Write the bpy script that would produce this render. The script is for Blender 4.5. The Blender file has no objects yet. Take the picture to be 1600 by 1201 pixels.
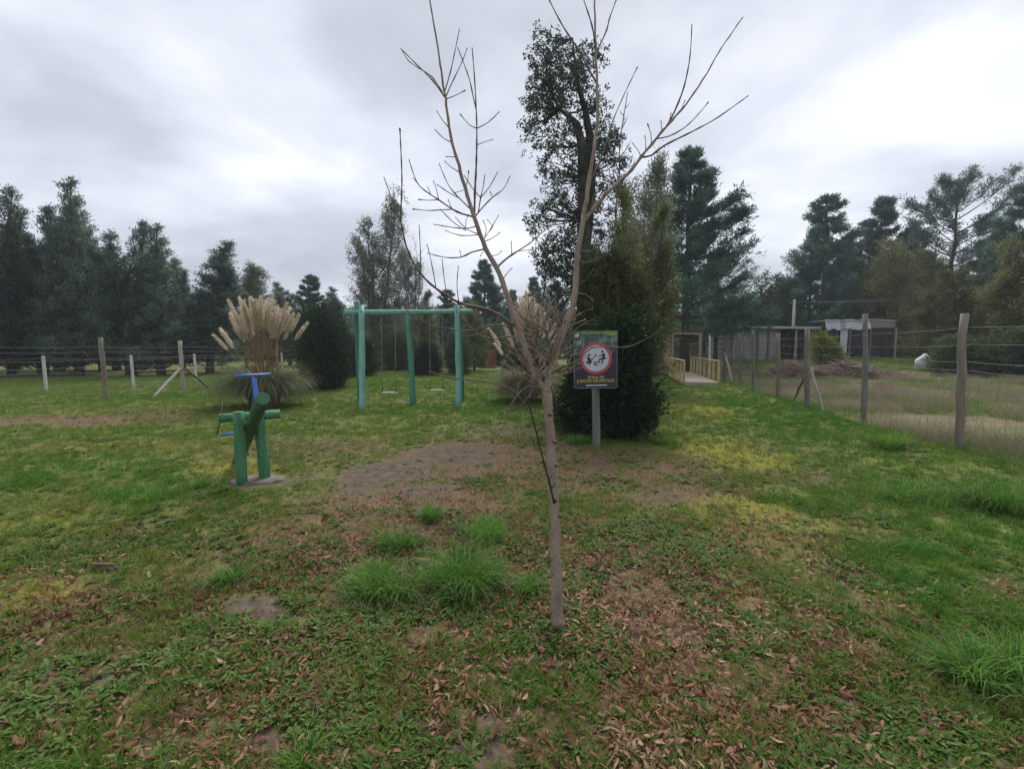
import bpy, math, random
import numpy as np
from mathutils import Vector, Matrix, Euler
R = math.radians
scene = bpy.context.scene
COL = scene.collection

# ------------------------------------------------------------------ camera
F = 740.0; CAMH = 1.5; TH = math.atan(58.5/740)
cam_d = bpy.data.cameras.new('camera'); cam = bpy.data.objects.new('camera', cam_d); COL.objects.link(cam)
cam_d.sensor_width = 36; cam_d.lens = F/1600*36; cam_d.clip_start = .05; cam_d.clip_end = 3000
cam.location = (0, 0, CAMH); cam.rotation_euler = (R(90)-TH, 0, 0)
scene.camera = cam

# ------------------------------------------------------------------ sky and sun
w = bpy.data.worlds.new('World'); scene.world = w; w.use_nodes = True
nt = w.node_tree; nt.nodes.clear()
def N(t, kind, **kw):
    n = t.nodes.new(kind)
    for k, v in kw.items(): setattr(n, k, v)
    return n
SUN_EL, SUN_AZ = 50, 8
sky = N(nt, 'ShaderNodeTexSky', sky_type='NISHITA', sun_disc=False)
sky.sun_elevation = R(SUN_EL); sky.sun_rotation = R(SUN_AZ)
bg1 = N(nt, 'ShaderNodeBackground'); bg1.inputs[1].default_value = .08
nt.links.new(sky.outputs[0], bg1.inputs[0])
tc = N(nt, 'ShaderNodeTexCoord')
sep = N(nt, 'ShaderNodeSeparateXYZ'); nt.links.new(tc.outputs['Generated'], sep.inputs[0])
def mth(t, op, a, b=None, clamp=False):
    n = N(t, 'ShaderNodeMath', operation=op); n.use_clamp = clamp
    for i, v in enumerate((a, b)):
        if v is None: continue
        if isinstance(v, (int, float)): n.inputs[i].default_value = v
        else: t.links.new(v, n.inputs[i])
    return n.outputs[0]
zz = mth(nt, 'ADD', mth(nt, 'MAXIMUM', sep.outputs[2], 0.0), .30)
cx = mth(nt, 'DIVIDE', sep.outputs[0], zz); cy = mth(nt, 'DIVIDE', sep.outputs[1], zz)
cmb = N(nt, 'ShaderNodeCombineXYZ'); nt.links.new(cx, cmb.inputs[0]); nt.links.new(cy, cmb.inputs[1])
cmb.inputs[2].default_value = 3.7
n1 = N(nt, 'ShaderNodeTexNoise'); n1.inputs['Scale'].default_value = 1.7; n1.inputs['Detail'].default_value = 6
n1.inputs['Roughness'].default_value = .5; n1.inputs['Distortion'].default_value = .15
nt.links.new(cmb.outputs[0], n1.inputs['Vector'])
mp = N(nt, 'ShaderNodeMapping'); mp.inputs['Location'].default_value = (4.2, 1.3, 2.0); mp.inputs['Rotation'].default_value = (0, 0, R(-24)); mp.inputs['Scale'].default_value = (.6, 1.1, 1)
nt.links.new(cmb.outputs[0], mp.inputs[0])
n2 = N(nt, 'ShaderNodeTexNoise'); n2.inputs['Scale'].default_value = 1.2; n2.inputs['Detail'].default_value = 7; n2.inputs['Roughness'].default_value = .52
n2.inputs['Distortion'].default_value = .25
nt.links.new(mp.outputs[0], n2.inputs['Vector'])
mixn = mth(nt, 'ADD', mth(nt, 'MULTIPLY', n1.outputs[0], .62), mth(nt, 'MULTIPLY', n2.outputs[0], .38))
# the sun behind the cloud deck makes it thinner and brighter round its own direction
sd = Vector((math.sin(R(SUN_AZ-12))*math.cos(R(34)), math.cos(R(SUN_AZ-12))*math.cos(R(34)), math.sin(R(34))))
dot = N(nt, 'ShaderNodeVectorMath', operation='DOT_PRODUCT'); dot.inputs[1].default_value = sd
nt.links.new(tc.outputs['Generated'], dot.inputs[0])
glow = mth(nt, 'POWER', mth(nt, 'MAXIMUM', dot.outputs['Value'], 0.0), 7.0)
val = mth(nt, 'ADD', mixn, mth(nt, 'MULTIPLY', glow, .035))
cr = N(nt, 'ShaderNodeValToRGB'); e = cr.color_ramp.elements
e[0].position = .38; e[0].color = (.215, .228, .262, 1)
e[1].position = .66; e[1].color = (.455, .468, .495, 1)
for p, c in ((.455, (.252, .268, .305, 1)), (.50, (.29, .306, .345, 1)), (.545, (.335, .35, .39, 1)), (.60, (.39, .404, .44, 1))):
    x = cr.color_ramp.elements.new(p); x.color = c
nt.links.new(val, cr.inputs[0])
bg2 = N(nt, 'ShaderNodeBackground'); bg2.inputs[1].default_value = 1.12
nt.links.new(cr.outputs[0], bg2.inputs[0])
mx = N(nt, 'ShaderNodeMixShader'); mx.inputs[0].default_value = .95
nt.links.new(bg1.outputs[0], mx.inputs[1]); nt.links.new(bg2.outputs[0], mx.inputs[2])
wo = N(nt, 'ShaderNodeOutputWorld'); nt.links.new(mx.outputs[0], wo.inputs[0])

sl = bpy.data.lights.new('sun', 'SUN'); sl.energy = 1.5; sl.angle = R(25); sl.color = (1, .96, .9)
sun = bpy.data.objects.new('sun', sl); COL.objects.link(sun)
dv = Vector((math.sin(R(SUN_AZ))*math.cos(R(SUN_EL)), math.cos(R(SUN_AZ))*math.cos(R(SUN_EL)), math.sin(R(SUN_EL))))
sun.rotation_euler = dv.to_track_quat('Z', 'Y').to_euler()
vs = scene.view_settings; vs.view_transform = 'Standard'; vs.look = 'None'; vs.exposure = 1.12; vs.gamma = 1; vs.use_curve_mapping = False
scene.cycles.max_bounces = 6; scene.cycles.transparent_max_bounces = 8

# ------------------------------------------------------------------ picture to place
def ray(px, py):
    u = (px-800)/F; v = -(py-600.5)/F
    return np.array((u, math.cos(TH)+v*math.sin(TH), -math.sin(TH)+v*math.cos(TH)))
def P(px, py, Y):
    d = ray(px, py); t = Y/d[1]
    return np.array((d[0]*t, Y, CAMH+d[2]*t))
def G(px, py):
    d = ray(px, py); t = -CAMH/d[2]
    return (d[0]*t, d[1]*t)

# ------------------------------------------------------------------ numpy noise
def _h(ix, iy, s):
    n = (ix.astype(np.int64)*374761393 + iy.astype(np.int64)*668265263 + s*1442695041) & 0x7fffffff
    n = ((n ^ (n >> 13))*1274126177) & 0x7fffffff
    return ((n ^ (n >> 16)) & 0xffff)/65535.0
def vnoise(x, y, s=0):
    x = np.asarray(x, float); y = np.asarray(y, float)
    ix = np.floor(x); iy = np.floor(y); fx = x-ix; fy = y-iy
    fx = fx*fx*(3-2*fx); fy = fy*fy*(3-2*fy)
    a = _h(ix, iy, s); b = _h(ix+1, iy, s); c = _h(ix, iy+1, s); d = _h(ix+1, iy+1, s)
    return (a*(1-fx)+b*fx)*(1-fy)+(c*(1-fx)+d*fx)*fy
def fbm(x, y, s=0, o=4):
    r = 0; a = .5; t = 0
    x = np.asarray(x, float); y = np.asarray(y, float)
    for i in range(o):
        r = r+a*vnoise(x, y, s+i*17); t += a; a *= .5; x = x*2.03+5.1; y = y*2.03+1.7
    return r/t
def sstep(a, b, x):
    t = np.clip((x-a)/(b-a), 0, 1); return t*t*(3-2*t)
def fence_x(y): return 6.06+(y-6.42)*.205
def H(x, y):
    x = np.asarray(x, float); y = np.asarray(y, float)
    near = 1-sstep(14, 40, np.hypot(x, y))
    r = .10*(fbm(x*.35, y*.35, 3, 2)-.5)*near + .035*(fbm(x*2.2, y*2.2, 8, 3)-.5)*near
    r = r + .55*sstep(24, 32, y)*sstep(10.5, 15, x)*(1-sstep(90, 160, y))
    r = r + .10*np.exp(-((x-fence_x(y)+.3)/.5)**2)*sstep(3, 6, y)*(1-sstep(18, 26, y))
    return r
def h1(x, y): return float(H(np.array([x]), np.array([y]))[0])

# ------------------------------------------------------------------ ground zones
def ell(x, y, px, py, rx, ry, rot=0):
    cx, cy = G(px, py); c, s = math.cos(R(rot)), math.sin(R(rot))
    dx, dy = x-cx, y-cy
    a = (dx*c+dy*s)/rx; b = (-dx*s+dy*c)/ry
    return np.exp(-(a*a+b*b)**1.3)
def zones(x, y):
    wx = x+.9*(fbm(x*1.1, y*1.1, 31)-.5)+.22*(fbm(x*5, y*5, 35)-.5); wy = y+1.1*(fbm(x*1.1, y*1.1, 47)-.5)+.22*(fbm(x*5, y*5, 52)-.5)
    E = lambda L: np.max([k*ell(wx, wy, *a) for k, *a in L], axis=0)
    dirt = E([(1, 590, 745, .55, .95), (1, 690, 712, .9, .9), (.8, 800, 672, 1.6, .7), (.8, 980, 665, 1.0, .5), (.7, 1030, 775, .55, .22),
              (1, 445, 935, .28, .14), (1, 405, 1085, .13, .10), (.9, 640, 770, .5, .3), (.8, 160, 1040, .18, .08), (.9, 820, 1180, .22, .06),
              (1, 612, 628, .45, .35), (1, 683, 627, .5, .4), (.7, 60, 660, 1.4, .5), (.75, 560, 860, .30, .2), (.7, 1260, 1130, .16, .06), (.8, 420, 750, .6, .5)])
    dry = E([(1, 130, 655, 2.6, .8), (.8, 500, 700, 1.5, 1.0), (1.3, 820, 715, 2.5, 1.6), (1.2, 1010, 735, 1.3, 1.0), (1, 1080, 770, .5, .3), (1, 640, 800, 1.2, .9), (.7, 1260, 745, .9, .5), (.6, 500, 800, .8, .7), (.6, 1080, 980, .6, .4),
             (.7, 300, 640, 2, .5), (.6, 640, 850, 1.3, .8), (.6, 950, 850, .8, .8), (.5, 1180, 830, .5, .5), (.9, 1000, 900, .7, .9), (.9, 470, 830, .4, .5)])
    moss = E([(1, 1100, 640, 1.0, 2.2), (1, 1120, 700, .8, 1.4), (1, 1150, 800, .45, .8), (1, 1150, 900, .22, .35), (1, 1210, 930, .18, .18), (.9, 30, 930, .35, .3), (.7, 690, 985, .25, .15),
              (.6, 200, 700, 1.5, .6), (.6, 620, 640, 2, 1.5), (.7, 350, 730, .8, .5), (.5, 900, 640, 1.6, 1), (.5, 1420, 700, .8, .5), (.6, 100, 800, .9, .6)])
    lush = E([(1, 1240, 650, 1.2, 3.4, -10), (.9, 1450, 770, 1.0, .9), (1, 1560, 850, .6, .7), (.9, 1400, 870, .5, .35), (1, 1550, 1030, .32, .28), (.8, 240, 770, .9, .55), (.8, 120, 740, 1.0, .5),
              (.6, 640, 640, 3, .9), (.9, 1480, 950, .4, .25), (.8, 1330, 690, 1.2, .7), (.6, 60, 1160, .5, .12), (.7, 1230, 780, .5, .3), (.7, 550, 600, 3, 3), (.6, 230, 620, 3, 1)])
    rr = np.hypot(x, y-1.0)
    litter = np.clip((1.5-rr*.30)+.9*(fbm(x*1.9, y*1.9, 77)-.5), 0, 1)
    litter = np.maximum(litter, E([(.9, 880, 1000, .9, .7), (.6, 1180, 900, .8, .4), (.5, 280, 1050, .7, .35), (.5, 1350, 950, .5, .3)]))*(1-.8*lush)
    pad = sstep(-.15, .25, x-fence_x(y))*sstep(2, 5, y)
    return dirt, dry, moss, lush*(1-pad), litter, pad

# ------------------------------------------------------------------ mesh helpers
def link(o, parent=None):
    COL.objects.link(o)
    if parent is not None: o.parent = parent
    return o
def np_mesh(name, V, Fc, mat=None, smooth=False, attr=None):
    V = np.asarray(V, np.float32).reshape(-1, 3); Fc = np.asarray(Fc, np.int32)
    me = bpy.data.meshes.new(name); n = len(Fc); k = Fc.shape[1]
    me.vertices.add(len(V)); me.vertices.foreach_set('co', V.ravel())
    me.loops.add(n*k); me.loops.foreach_set('vertex_index', Fc.ravel())
    me.polygons.add(n); me.polygons.foreach_set('loop_start', np.arange(0, n*k, k, dtype=np.int32))
    me.polygons.foreach_set('loop_total', np.full(n, k, np.int32))
    if smooth: me.polygons.foreach_set('use_smooth', np.ones(n, bool))
    if attr:
        for an, av in attr.items():
            a = me.attributes.new(an, 'FLOAT', 'POINT'); a.data.foreach_set('value', np.asarray(av, np.float32).ravel())
    me.update(calc_edges=True)
    if mat: me.materials.append(mat)
    return me
class MB:
    """collects polygons of any size and joins them into one mesh object"""
    def __init__(s): s.v = []; s.f = []; s.sm = []; s.a = []
    def poly(s, vs, fs, smooth=False, a=0.0):
        b = len(s.v); s.v.extend([tuple(map(float, q)) for q in vs]); s.f.extend([tuple(b+i for i in f) for f in fs]); s.sm.extend([smooth]*len(fs)); s.a.extend([a]*len(vs))
    def box(s, c, size, rot=None, bev=0.0):
        hx, hy, hz = [q/2 for q in size]
        m = rot if rot is not None else Matrix.Identity(3)
        c = Vector(c)
        if bev <= 0:
            vs = [c+m@Vector((x*hx, y*hy, z*hz)) for z in (-1, 1) for x, y in ((-1, -1), (1, -1), (1, 1), (-1, 1))]
            s.poly(vs, [(3, 2, 1, 0), (4, 5, 6, 7), (0, 1, 5, 4), (1, 2, 6, 5), (2, 3, 7, 6), (3, 0, 4, 7)])
        else:
            b = min(bev, hx*.45, hy*.45, hz*.45); vs = []
            for z, k in ((-hz, b), (-hz+b, 0), (hz-b, 0), (hz, b)):
                X, Y = hx-k, hy-k
                for x, y in ((-X+b, -Y), (X-b, -Y), (X, -Y+b), (X, Y-b), (X-b, Y), (-X+b, Y), (-X, Y-b), (-X, -Y+b)):
                    vs.append(c+m@Vector((x, y, z)))
            fs = [tuple(range(7, -1, -1)), tuple(range(24, 32))]
            for r in range(3):
                for i in range(8):
                    j = (i+1) % 8; fs.append((r*8+i, r*8+j, (r+1)*8+j, (r+1)*8+i))
            s.poly(vs, fs)
    def beam(s, a, b, w_, h_, bev=.004, up=(0, 0, 1)):
        a, b = Vector(a), Vector(b); d = (b-a); L = d.length; d.normalize()
        x = d.cross(Vector(up));
        if x.length < 1e-3: x = d.cross(Vector((0, 1, 0)))
        x.normalize(); z = x.cross(d)
        m = Matrix((x, d, z)).transposed()
        s.box((a+b)/2, (w_, L, h_), m, bev)
    def tube(s, pts, rad, n=8, cap=True, a=0.0, rnd=None):
        pts = [Vector(p) for p in pts]; k = len(pts)
        if isinstance(rad, (int, float)): rad = [rad]*k
        t = (pts[1]-pts[0]).normalized(); u = t.orthogonal().normalized()
        vs = []; fs = []
        for i in range(k):
            t2 = (pts[min(i+1, k-1)]-pts[max(i-1, 0)])
            t2 = t2.normalized() if t2.length > 1e-9 else t
            u = (u-t2*u.dot(t2)); u = u.normalized() if u.length > 1e-6 else t2.orthogonal().normalized()
            wv = t2.cross(u); t = t2
            for j in range(n):
                an = 2*math.pi*j/n; rr = rad[i]*(1+(rnd.uniform(-.06, .06) if rnd else 0))
                vs.append(pts[i]+u*(math.cos(an)*rr)+wv*(math.sin(an)*rr))
        for i in range(k-1):
            for j in range(n):
                q = (j+1) % n; fs.append((i*n+j, i*n+q, (i+1)*n+q, (i+1)*n+j))
        s.poly(vs, fs, True, a)
        if cap:
            b = len(s.v)-len(vs)
            s.f.append(tuple(b+j for j in range(n-1, -1, -1))); s.f.append(tuple(b+(k-1)*n+j for j in range(n))); s.sm.extend([False, False])
    def mesh(s, name, mat):
        me = bpy.data.meshes.new(name); me.from_pydata(s.v, [], s.f); me.polygons.foreach_set('use_smooth', s.sm)
        if any(s.a):
            a = me.attributes.new('v', 'FLOAT', 'POINT'); a.data.foreach_set('value', s.a)
        me.materials.append(mat); me.update(); return me
    def build(s, name, mat, parent=None):
        o = link(bpy.data.objects.new(name, s.mesh(name, mat)), parent)
        return o
def tag(o, label=None, cat=None, group=None, kind=None):
    for k, v in (('label', label), ('category', cat), ('group', group), ('kind', kind)):
        if v: o[k] = v
    return o
def thing(name, label, cat, loc=(0, 0, 0), rz=0, group=None):
    o = bpy.data.objects.new(name, None); COL.objects.link(o); o.location = loc; o.rotation_euler = (0, 0, rz)
    o.empty_display_size = .2
    return tag(o, label, cat, group)
def copy_tree(o, parent=None):
    c = o.copy(); COL.objects.link(c); c.parent = parent
    for ch in list(o.children): copy_tree(ch, c)
    return c
CH = {}

# ------------------------------------------------------------------ materials
def mat_base(name):
    m = bpy.data.materials.new(name); m.use_nodes = True; t = m.node_tree
    return m, t, t.nodes['Principled BSDF']
def ramp(t, src, stops):
    c = N(t, 'ShaderNodeValToRGB'); e = c.color_ramp.elements
    e[0].position = stops[0][0]; e[0].color = (*stops[0][1], 1); e[1].position = stops[-1][0]; e[1].color = (*stops[-1][1], 1)
    for p, col in stops[1:-1]: x = c.color_ramp.elements.new(p); x.color = (*col, 1)
    t.links.new(src, c.inputs[0]); return c.outputs[0]
def noise(t, scale, detail=4, rough=.55, vec=None, sc=None):
    n = N(t, 'ShaderNodeTexNoise'); n.inputs['Scale'].default_value = scale; n.inputs['Detail'].default_value = detail; n.inputs['Roughness'].default_value = rough
    if vec is None:
        vec = N(t, 'ShaderNodeTexCoord').outputs['Object']
    if sc is not None:
        m = N(t, 'ShaderNodeMapping'); m.inputs['Scale'].default_value = sc; t.links.new(vec, m.inputs[0]); vec = m.outputs[0]
    t.links.new(vec, n.inputs['Vector']); return n.outputs[0]
def mixc(t, f, a, b, mode='MIX'):
    n = N(t, 'ShaderNodeMix', data_type='RGBA', blend_type=mode)
    for i, v in ((0, f), (6, a), (7, b)):
        if isinstance(v, (int, float)): n.inputs[i].default_value = v
        elif isinstance(v, tuple): n.inputs[i].default_value = (*v, 1)
        else: t.links.new(v, n.inputs[i])
    return n.outputs[2]
def bump(t, bs, h, strength=.5, dist=.01):
    b = N(t, 'ShaderNodeBump'); b.inputs['Strength'].default_value = strength; b.inputs['Distance'].default_value = dist
    t.links.new(h, b.inputs['Height']); t.links.new(b.outputs[0], bs.inputs['Normal'])
def surf(name, c1, c2, scale=6, rough=.8, sc=None, bstr=.4, bdist=.006, c3=None, metal=0.0, stain=None):
    m, t, bs = mat_base(name)
    n = noise(t, scale, 6, .6, sc=sc)
    stops = [(.3, c1), (.7, c2)] if c3 is None else [(.28, c1), (.5, c2), (.72, c3)]
    col = ramp(t, n, stops)
    if stain:
        n3 = noise(t, stain[1], 5, .65)
        f = ramp(t, n3, [(stain[2], (0, 0, 0)), (stain[2]+.12, (1, 1, 1))])
        col = mixc(t, f, col, stain[0])
    t.links.new(col, bs.inputs['Base Color']); bs.inputs['Roughness'].default_value = rough; bs.inputs['Metallic'].default_value = metal
    n2 = noise(t, scale*4, 4, .6, sc=sc); bump(t, bs, n2, bstr, bdist)
    return m
def leafmat(name, dark, mid, light, trans=.25, rough=.55, attr='v', inst=False, hue=.0, big=None):
    m, t, bs = mat_base(name)
    a = N(t, 'ShaderNodeAttribute', attribute_name=attr)
    if inst: a.attribute_type = 'INSTANCER'
    f = a.outputs['Fac']
    oi = N(t, 'ShaderNodeObjectInfo')
    f = mth(t, 'ADD', f, mth(t, 'MULTIPLY', mth(t, 'SUBTRACT', oi.outputs['Random'], .5), .35 if inst else .25))
    if name.startswith('foliage'): k_ = 1.12 if 'shrub' in name else 1.45; dark, mid, light = [tuple(q*k_ for q in c) for c in (dark, mid, light)]
    col = ramp(t, f, [(0, dark), (.5, mid), (1, light)])
    if big:
        nb = noise(t, big[1], 3, .5); col = mixc(t, ramp(t, nb, [(.42, (0, 0, 0)), (.62, (1, 1, 1))]), col, big[0])
    t.links.new(col, bs.inputs['Base Color']); bs.inputs['Roughness'].default_value = rough
    bs.inputs['Specular IOR Level'].default_value = .14
    tr = N(t, 'ShaderNodeBsdfTranslucent'); t.links.new(col, tr.inputs[0])
    mxs = N(t, 'ShaderNodeMixShader'); mxs.inputs[0].default_value = trans
    out = [n for n in t.nodes if n.type == 'OUTPUT_MATERIAL'][0]
    t.links.new(bs.outputs[0], mxs.inputs[1]); t.links.new(tr.outputs[0], mxs.inputs[2]); t.links.new(mxs.outputs[0], out.inputs[0])
    return m

M = {}
M['bark_young'] = surf('bark_young', (.20, .15, .115), (.37, .295, .235), 16, .8, (1, 1, .5), 1.0, .006, stain=((.11, .09, .06), 20, .57))
M['twig'] = surf('twig', (.07, .05, .042), (.165, .12, .095), 12, .7)
M['twig_dark'] = surf('twig_dark', (.022, .016, .014), (.05, .035, .03), 12, .6)
M['bark_dark'] = surf('bark_dark', (.035, .03, .028), (.09, .078, .07), 3, .9, (1, 1, .25), .9, .03)
M['bark_grey'] = surf('bark_grey', (.12, .11, .10), (.24, .22, .20), 3, .9, (1, 1, .25), .8, .02)
M['wood_post'] = surf('wood_post', (.13, .11, .085), (.27, .235, .185), 5, .85, (3, 3, .3), .8, .006, stain=((.09, .10, .055), 3, .62))
M['wood_grey'] = surf('wood_grey', (.10, .095, .085), (.22, .21, .19), 5, .88, (3, 3, .3), .8, .006, stain=((.05, .045, .04), 2, .6))
M['wood_pale'] = surf('wood_pale', (.30, .26, .21), (.46, .41, .34), 5, .85, (3, 3, .3), .6, .004)
M['wood_yellow'] = surf('wood_yellow', (.34, .26, .11), (.58, .48, .24), 4, .8, None, .5, .004, stain=((.36, .20, .12), 2.5, .58))
M['wood_pink'] = surf('wood_pink', (.30, .20, .16), (.44, .31, .25), 3, .85, (3, 3, .4), .5, .004)
M['wood_deck'] = surf('wood_deck', (.28, .21, .16), (.44, .35, .28), 4, .85, (1, 6, 1), .6, .004)
M['concrete'] = surf('concrete', (.12, .105, .09), (.22, .195, .17), 8, .95, None, .9, .01, stain=((.10, .085, .06), 6, .5))
M['white_post'] = surf('white_post', (.42, .42, .41), (.62, .61, .6), 6, .85, stain=((.25, .24, .22), 4, .6))
M['green_paint'] = surf('green_paint', (.035, .15, .06), (.085, .27, .12), 9, .6, (3, 3, .35), 1.0, .012, stain=((.075, .10, .06), 12, .57))
M['green_dark'] = surf('green_dark', (.03, .09, .045), (.055, .16, .075), 5, .6, None, .6, .004, stain=((.02, .022, .018), 5, .55))
M['teal_paint'] = surf('teal_paint', (.10, .28, .23), (.21, .40, .34), 4, .55, (2, 2, .5), .5, .003, stain=((.12, .15, .10), 6, .66))
M['teal_green'] = surf('teal_green', (.05, .19, .13), (.09, .28, .19), 4, .55, (2, 2, .5), .5, .003, stain=((.11, .09, .06), 6, .62))
M['blue_paint'] = surf('blue_paint', (.03, .12, .42), (.06, .19, .55), 8, .45, None, .4, .002, stain=((.35, .36, .36), 22, .62))
M['rust'] = surf('rust', (.11, .04, .02), (.22, .09, .05), 14, .8)
M['wire'] = surf('wire', (.25, .25, .25), (.40, .40, .39), 20, .6, metal=.3)
M['wire_fine'] = surf('wire_fine', (.16, .15, .14), (.24, .23, .22), 20, .7, metal=.2)
M['rope'] = surf('rope', (.10, .10, .09), (.2, .19, .17), 20, .8)
M['zinc'] = surf('zinc', (.34, .36, .39), (.52, .54, .57), 1.2, .5, None, .2, .003, metal=.35, stain=((.20, .14, .10), 1.2, .62))
M['shed_wood'] = surf('shed_wood', (.16, .15, .14), (.33, .315, .30), 3, .9, (6, 6, .3), .8, .01, stain=((.05, .045, .045), .8, .58))
M['shed_light'] = surf('shed_light', (.20, .19, .18), (.33, .315, .30), 3, .9, (6, 6, .3), .6, .006, stain=((.10, .09, .085), 1.2, .58))
M['plastic_black'] = surf('plastic_black', (.008, .009, .012), (.022, .024, .03), 2, .35, None, .9, .04)
M['plastic_white'] = surf('plastic_white', (.50, .52, .55), (.74, .76, .8), 1.5, .5, None, .8, .04)
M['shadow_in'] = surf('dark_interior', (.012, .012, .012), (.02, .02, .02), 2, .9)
M['red_paint'] = surf('red_paint', (.15, .032, .022), (.24, .06, .04), 4, .7, stain=((.12, .07, .05), 3, .6))
M['sign_navy'] = surf('sign_navy', (.018, .017, .034), (.024, .023, .045), 5, .45, None, .05, .001)
M['sign_red'] = surf('sign_red', (.40, .055, .06), (.47, .08, .085), 5, .45, None, .05, .001)
M['sign_white'] = surf('sign_white', (.46, .49, .55), (.55, .58, .64), 5, .45, None, .05, .001)
M['sign_yellow'] = surf('sign_yellow', (.55, .43, .07), (.66, .53, .12), 8, .45, None, .05, .001)
M['sign_edge'] = surf('sign_edge', (.15, .15, .16), (.2, .2, .21), 8, .5)
M['sign_lime'] = surf('sign_lime', (.16, .24, .035), (.26, .36, .07), 18, .45, None, .05, .001)
M['sign_photo'] = surf('sign_photo', (.012, .028, .028), (.05, .095, .085), 9, .45, None, .05, .001, c3=(.26, .33, .27))
M['bark_mulch'] = surf('bark_mulch', (.10, .055, .035), (.20, .12, .085), 14, .9)

M['grass'] = leafmat('grass', (.065, .21, .02), (.155, .24, .035), (.29, .25, .08), .3, .6, 'tint', True)
M['grass_tall'] = leafmat('grass_tall', (.045, .13, .018), (.10, .24, .030), (.20, .36, .065), .4, .6)
M['grass_dry'] = leafmat('grass_dry', (.16, .13, .095), (.29, .24, .165), (.43, .375, .26), .3, .75, 'tint', True)
M['weed'] = leafmat('weed', (.065, .12, .022), (.115, .19, .042), (.21, .27, .11), .25, .6, 'tint', True)
M['dead_leaf'] = leafmat('dead_leaf', (.085, .036, .022), (.25, .12, .072), (.54, .38, .26), .18, .7, 'tint', True)
M['aromo'] = leafmat('foliage_feathery', (.034, .060, .052), (.078, .118, .092), (.19, .24, .17), .5)
M['pine'] = leafmat('foliage_pine', (.030, .064, .052), (.062, .122, .09), (.125, .20, .135), .35)
M['pale'] = leafmat('foliage_pale', (.075, .092, .068), (.14, .165, .125), (.23, .25, .19), .4)
M['olive'] = leafmat('foliage_olive', (.05, .066, .024), (.13, .145, .052), (.25, .255, .10), .35)
M['olivedark'] = leafmat('foliage_olive_dark', (.030, .045, .018), (.072, .088, .034), (.15, .155, .065), .25)
M['rusty'] = leafmat('foliage_rusty', (.055, .065, .025), (.135, .135, .055), (.25, .225, .10), .3)
M['shrubdark'] = leafmat('foliage_shrub_dark', (.010, .024, .010), (.020, .046, .016), (.045, .085, .028), .12, .5)
M['shrubmid'] = leafmat('foliage_shrub_mid', (.022, .038, .020), (.045, .068, .034), (.09, .12, .062), .2)
M['broad'] = leafmat('foliage_broadleaf', (.026, .042, .032), (.05, .075, .055), (.095, .125, .085), .2, .5)
M['green'] = leafmat('foliage_green', (.035, .056, .024), (.075, .105, .045), (.14, .17, .08), .3)
M['lime'] = leafmat('foliage_lime', (.075, .10, .02), (.15, .18, .035), (.25, .27, .06), .3)
M['plume'] = leafmat('plume', (.52, .43, .33), (.70, .61, .48), (.84, .77, .64), .5, .8)
M['stalk'] = leafmat('stalk', (.28, .17, .07), (.42, .28, .12), (.52, .38, .19), .2, .6)
M['pampas_leaf'] = leafmat('pampas_leaf', (.09, .11, .05), (.18, .19, .10), (.33, .30, .19), .25, .6)
M['dry_needles'] = leafmat('dry_twigs', (.14, .095, .08), (.30, .21, .17), (.48, .37, .30), .1, .8)

# ------------------------------------------------------------------ ground
def ground_material():
    m, t, bs = mat_base('ground_soil')
    geo = N(t, 'ShaderNodeNewGeometry'); pos = geo.outputs['Position']
    def A(nm): return N(t, 'ShaderNodeAttribute', attribute_name=nm).outputs['Fac']
    n_f = noise(t, 9, 6, .65, pos); n_m = noise(t, 2.2, 5, .6, pos); n_ff = noise(t, 38, 4, .7, pos); n_l = noise(t, .5, 4, .6, pos)
    turf = ramp(t, n_f, [(.30, (.075, .066, .03)), (.45, (.115, .135, .03)), (.58, (.15, .195, .038)), (.72, (.22, .21, .075))])
    brown = ramp(t, n_ff, [(.30, (.065, .042, .027)), (.5, (.15, .10, .06)), (.7, (.29, .215, .13))])
    soil = ramp(t, n_f, [(.3, (.065, .048, .037)), (.5, (.12, .09, .07)), (.7, (.19, .15, .12))])
    mossc = ramp(t, n_ff, [(.3, (.13, .13, .022)), (.5, (.21, .22, .03)), (.7, (.30, .28, .06))])
    dryc = ramp(t, n_ff, [(.3, (.12, .095, .055)), (.5, (.20, .165, .10)), (.7, (.30, .26, .17))])
    g2 = mixc(t, ramp(t, n_m, [(.42, (0, 0, 0)), (.60, (1, 1, 1))]), turf, brown)
    g2 = mixc(t, .45, turf, g2)
    def msk(a, lo, hi):
        s = mth(t, 'ADD', a, mth(t, 'MULTIPLY', mth(t, 'SUBTRACT', n_f, .5), .9)); s = mth(t, 'ADD', s, mth(t, 'MULTIPLY', mth(t, 'SUBTRACT', n_ff, .5), .5))
        mr = N(t, 'ShaderNodeMapRange'); mr.inputs[1].default_value = lo; mr.inputs[2].default_value = hi; t.links.new(s, mr.inputs[0]); return mr.outputs[0]
    c = mixc(t, msk(A('dry'), .25, .8), g2, brown)
    c = mixc(t, msk(A('moss'), .3, .8), c, mossc)
    c = mixc(t, msk(A('litter'), .2, 1.1), c, brown)
    c = mixc(t, msk(A('lush'), .3, .8), c, turf)
    c = mixc(t, msk(A('dirt'), .35, 1.05), c, soil)
    pd = mixc(t, ramp(t, n_l, [(.42, (0, 0, 0)), (.62, (1, 1, 1))]), dryc, turf)
    c = mixc(t, A('pad'), c, pd)
    t.links.new(c, bs.inputs['Base Color']); bs.inputs['Roughness'].default_value = .95; bs.inputs['Specular IOR Level'].default_value = .15
    hgt = mth(t, 'ADD', mth(t, 'MULTIPLY', n_f, .6), mth(t, 'MULTIPLY', n_ff, .4)); bump(t, bs, hgt, .9, .035)
    return m
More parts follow.
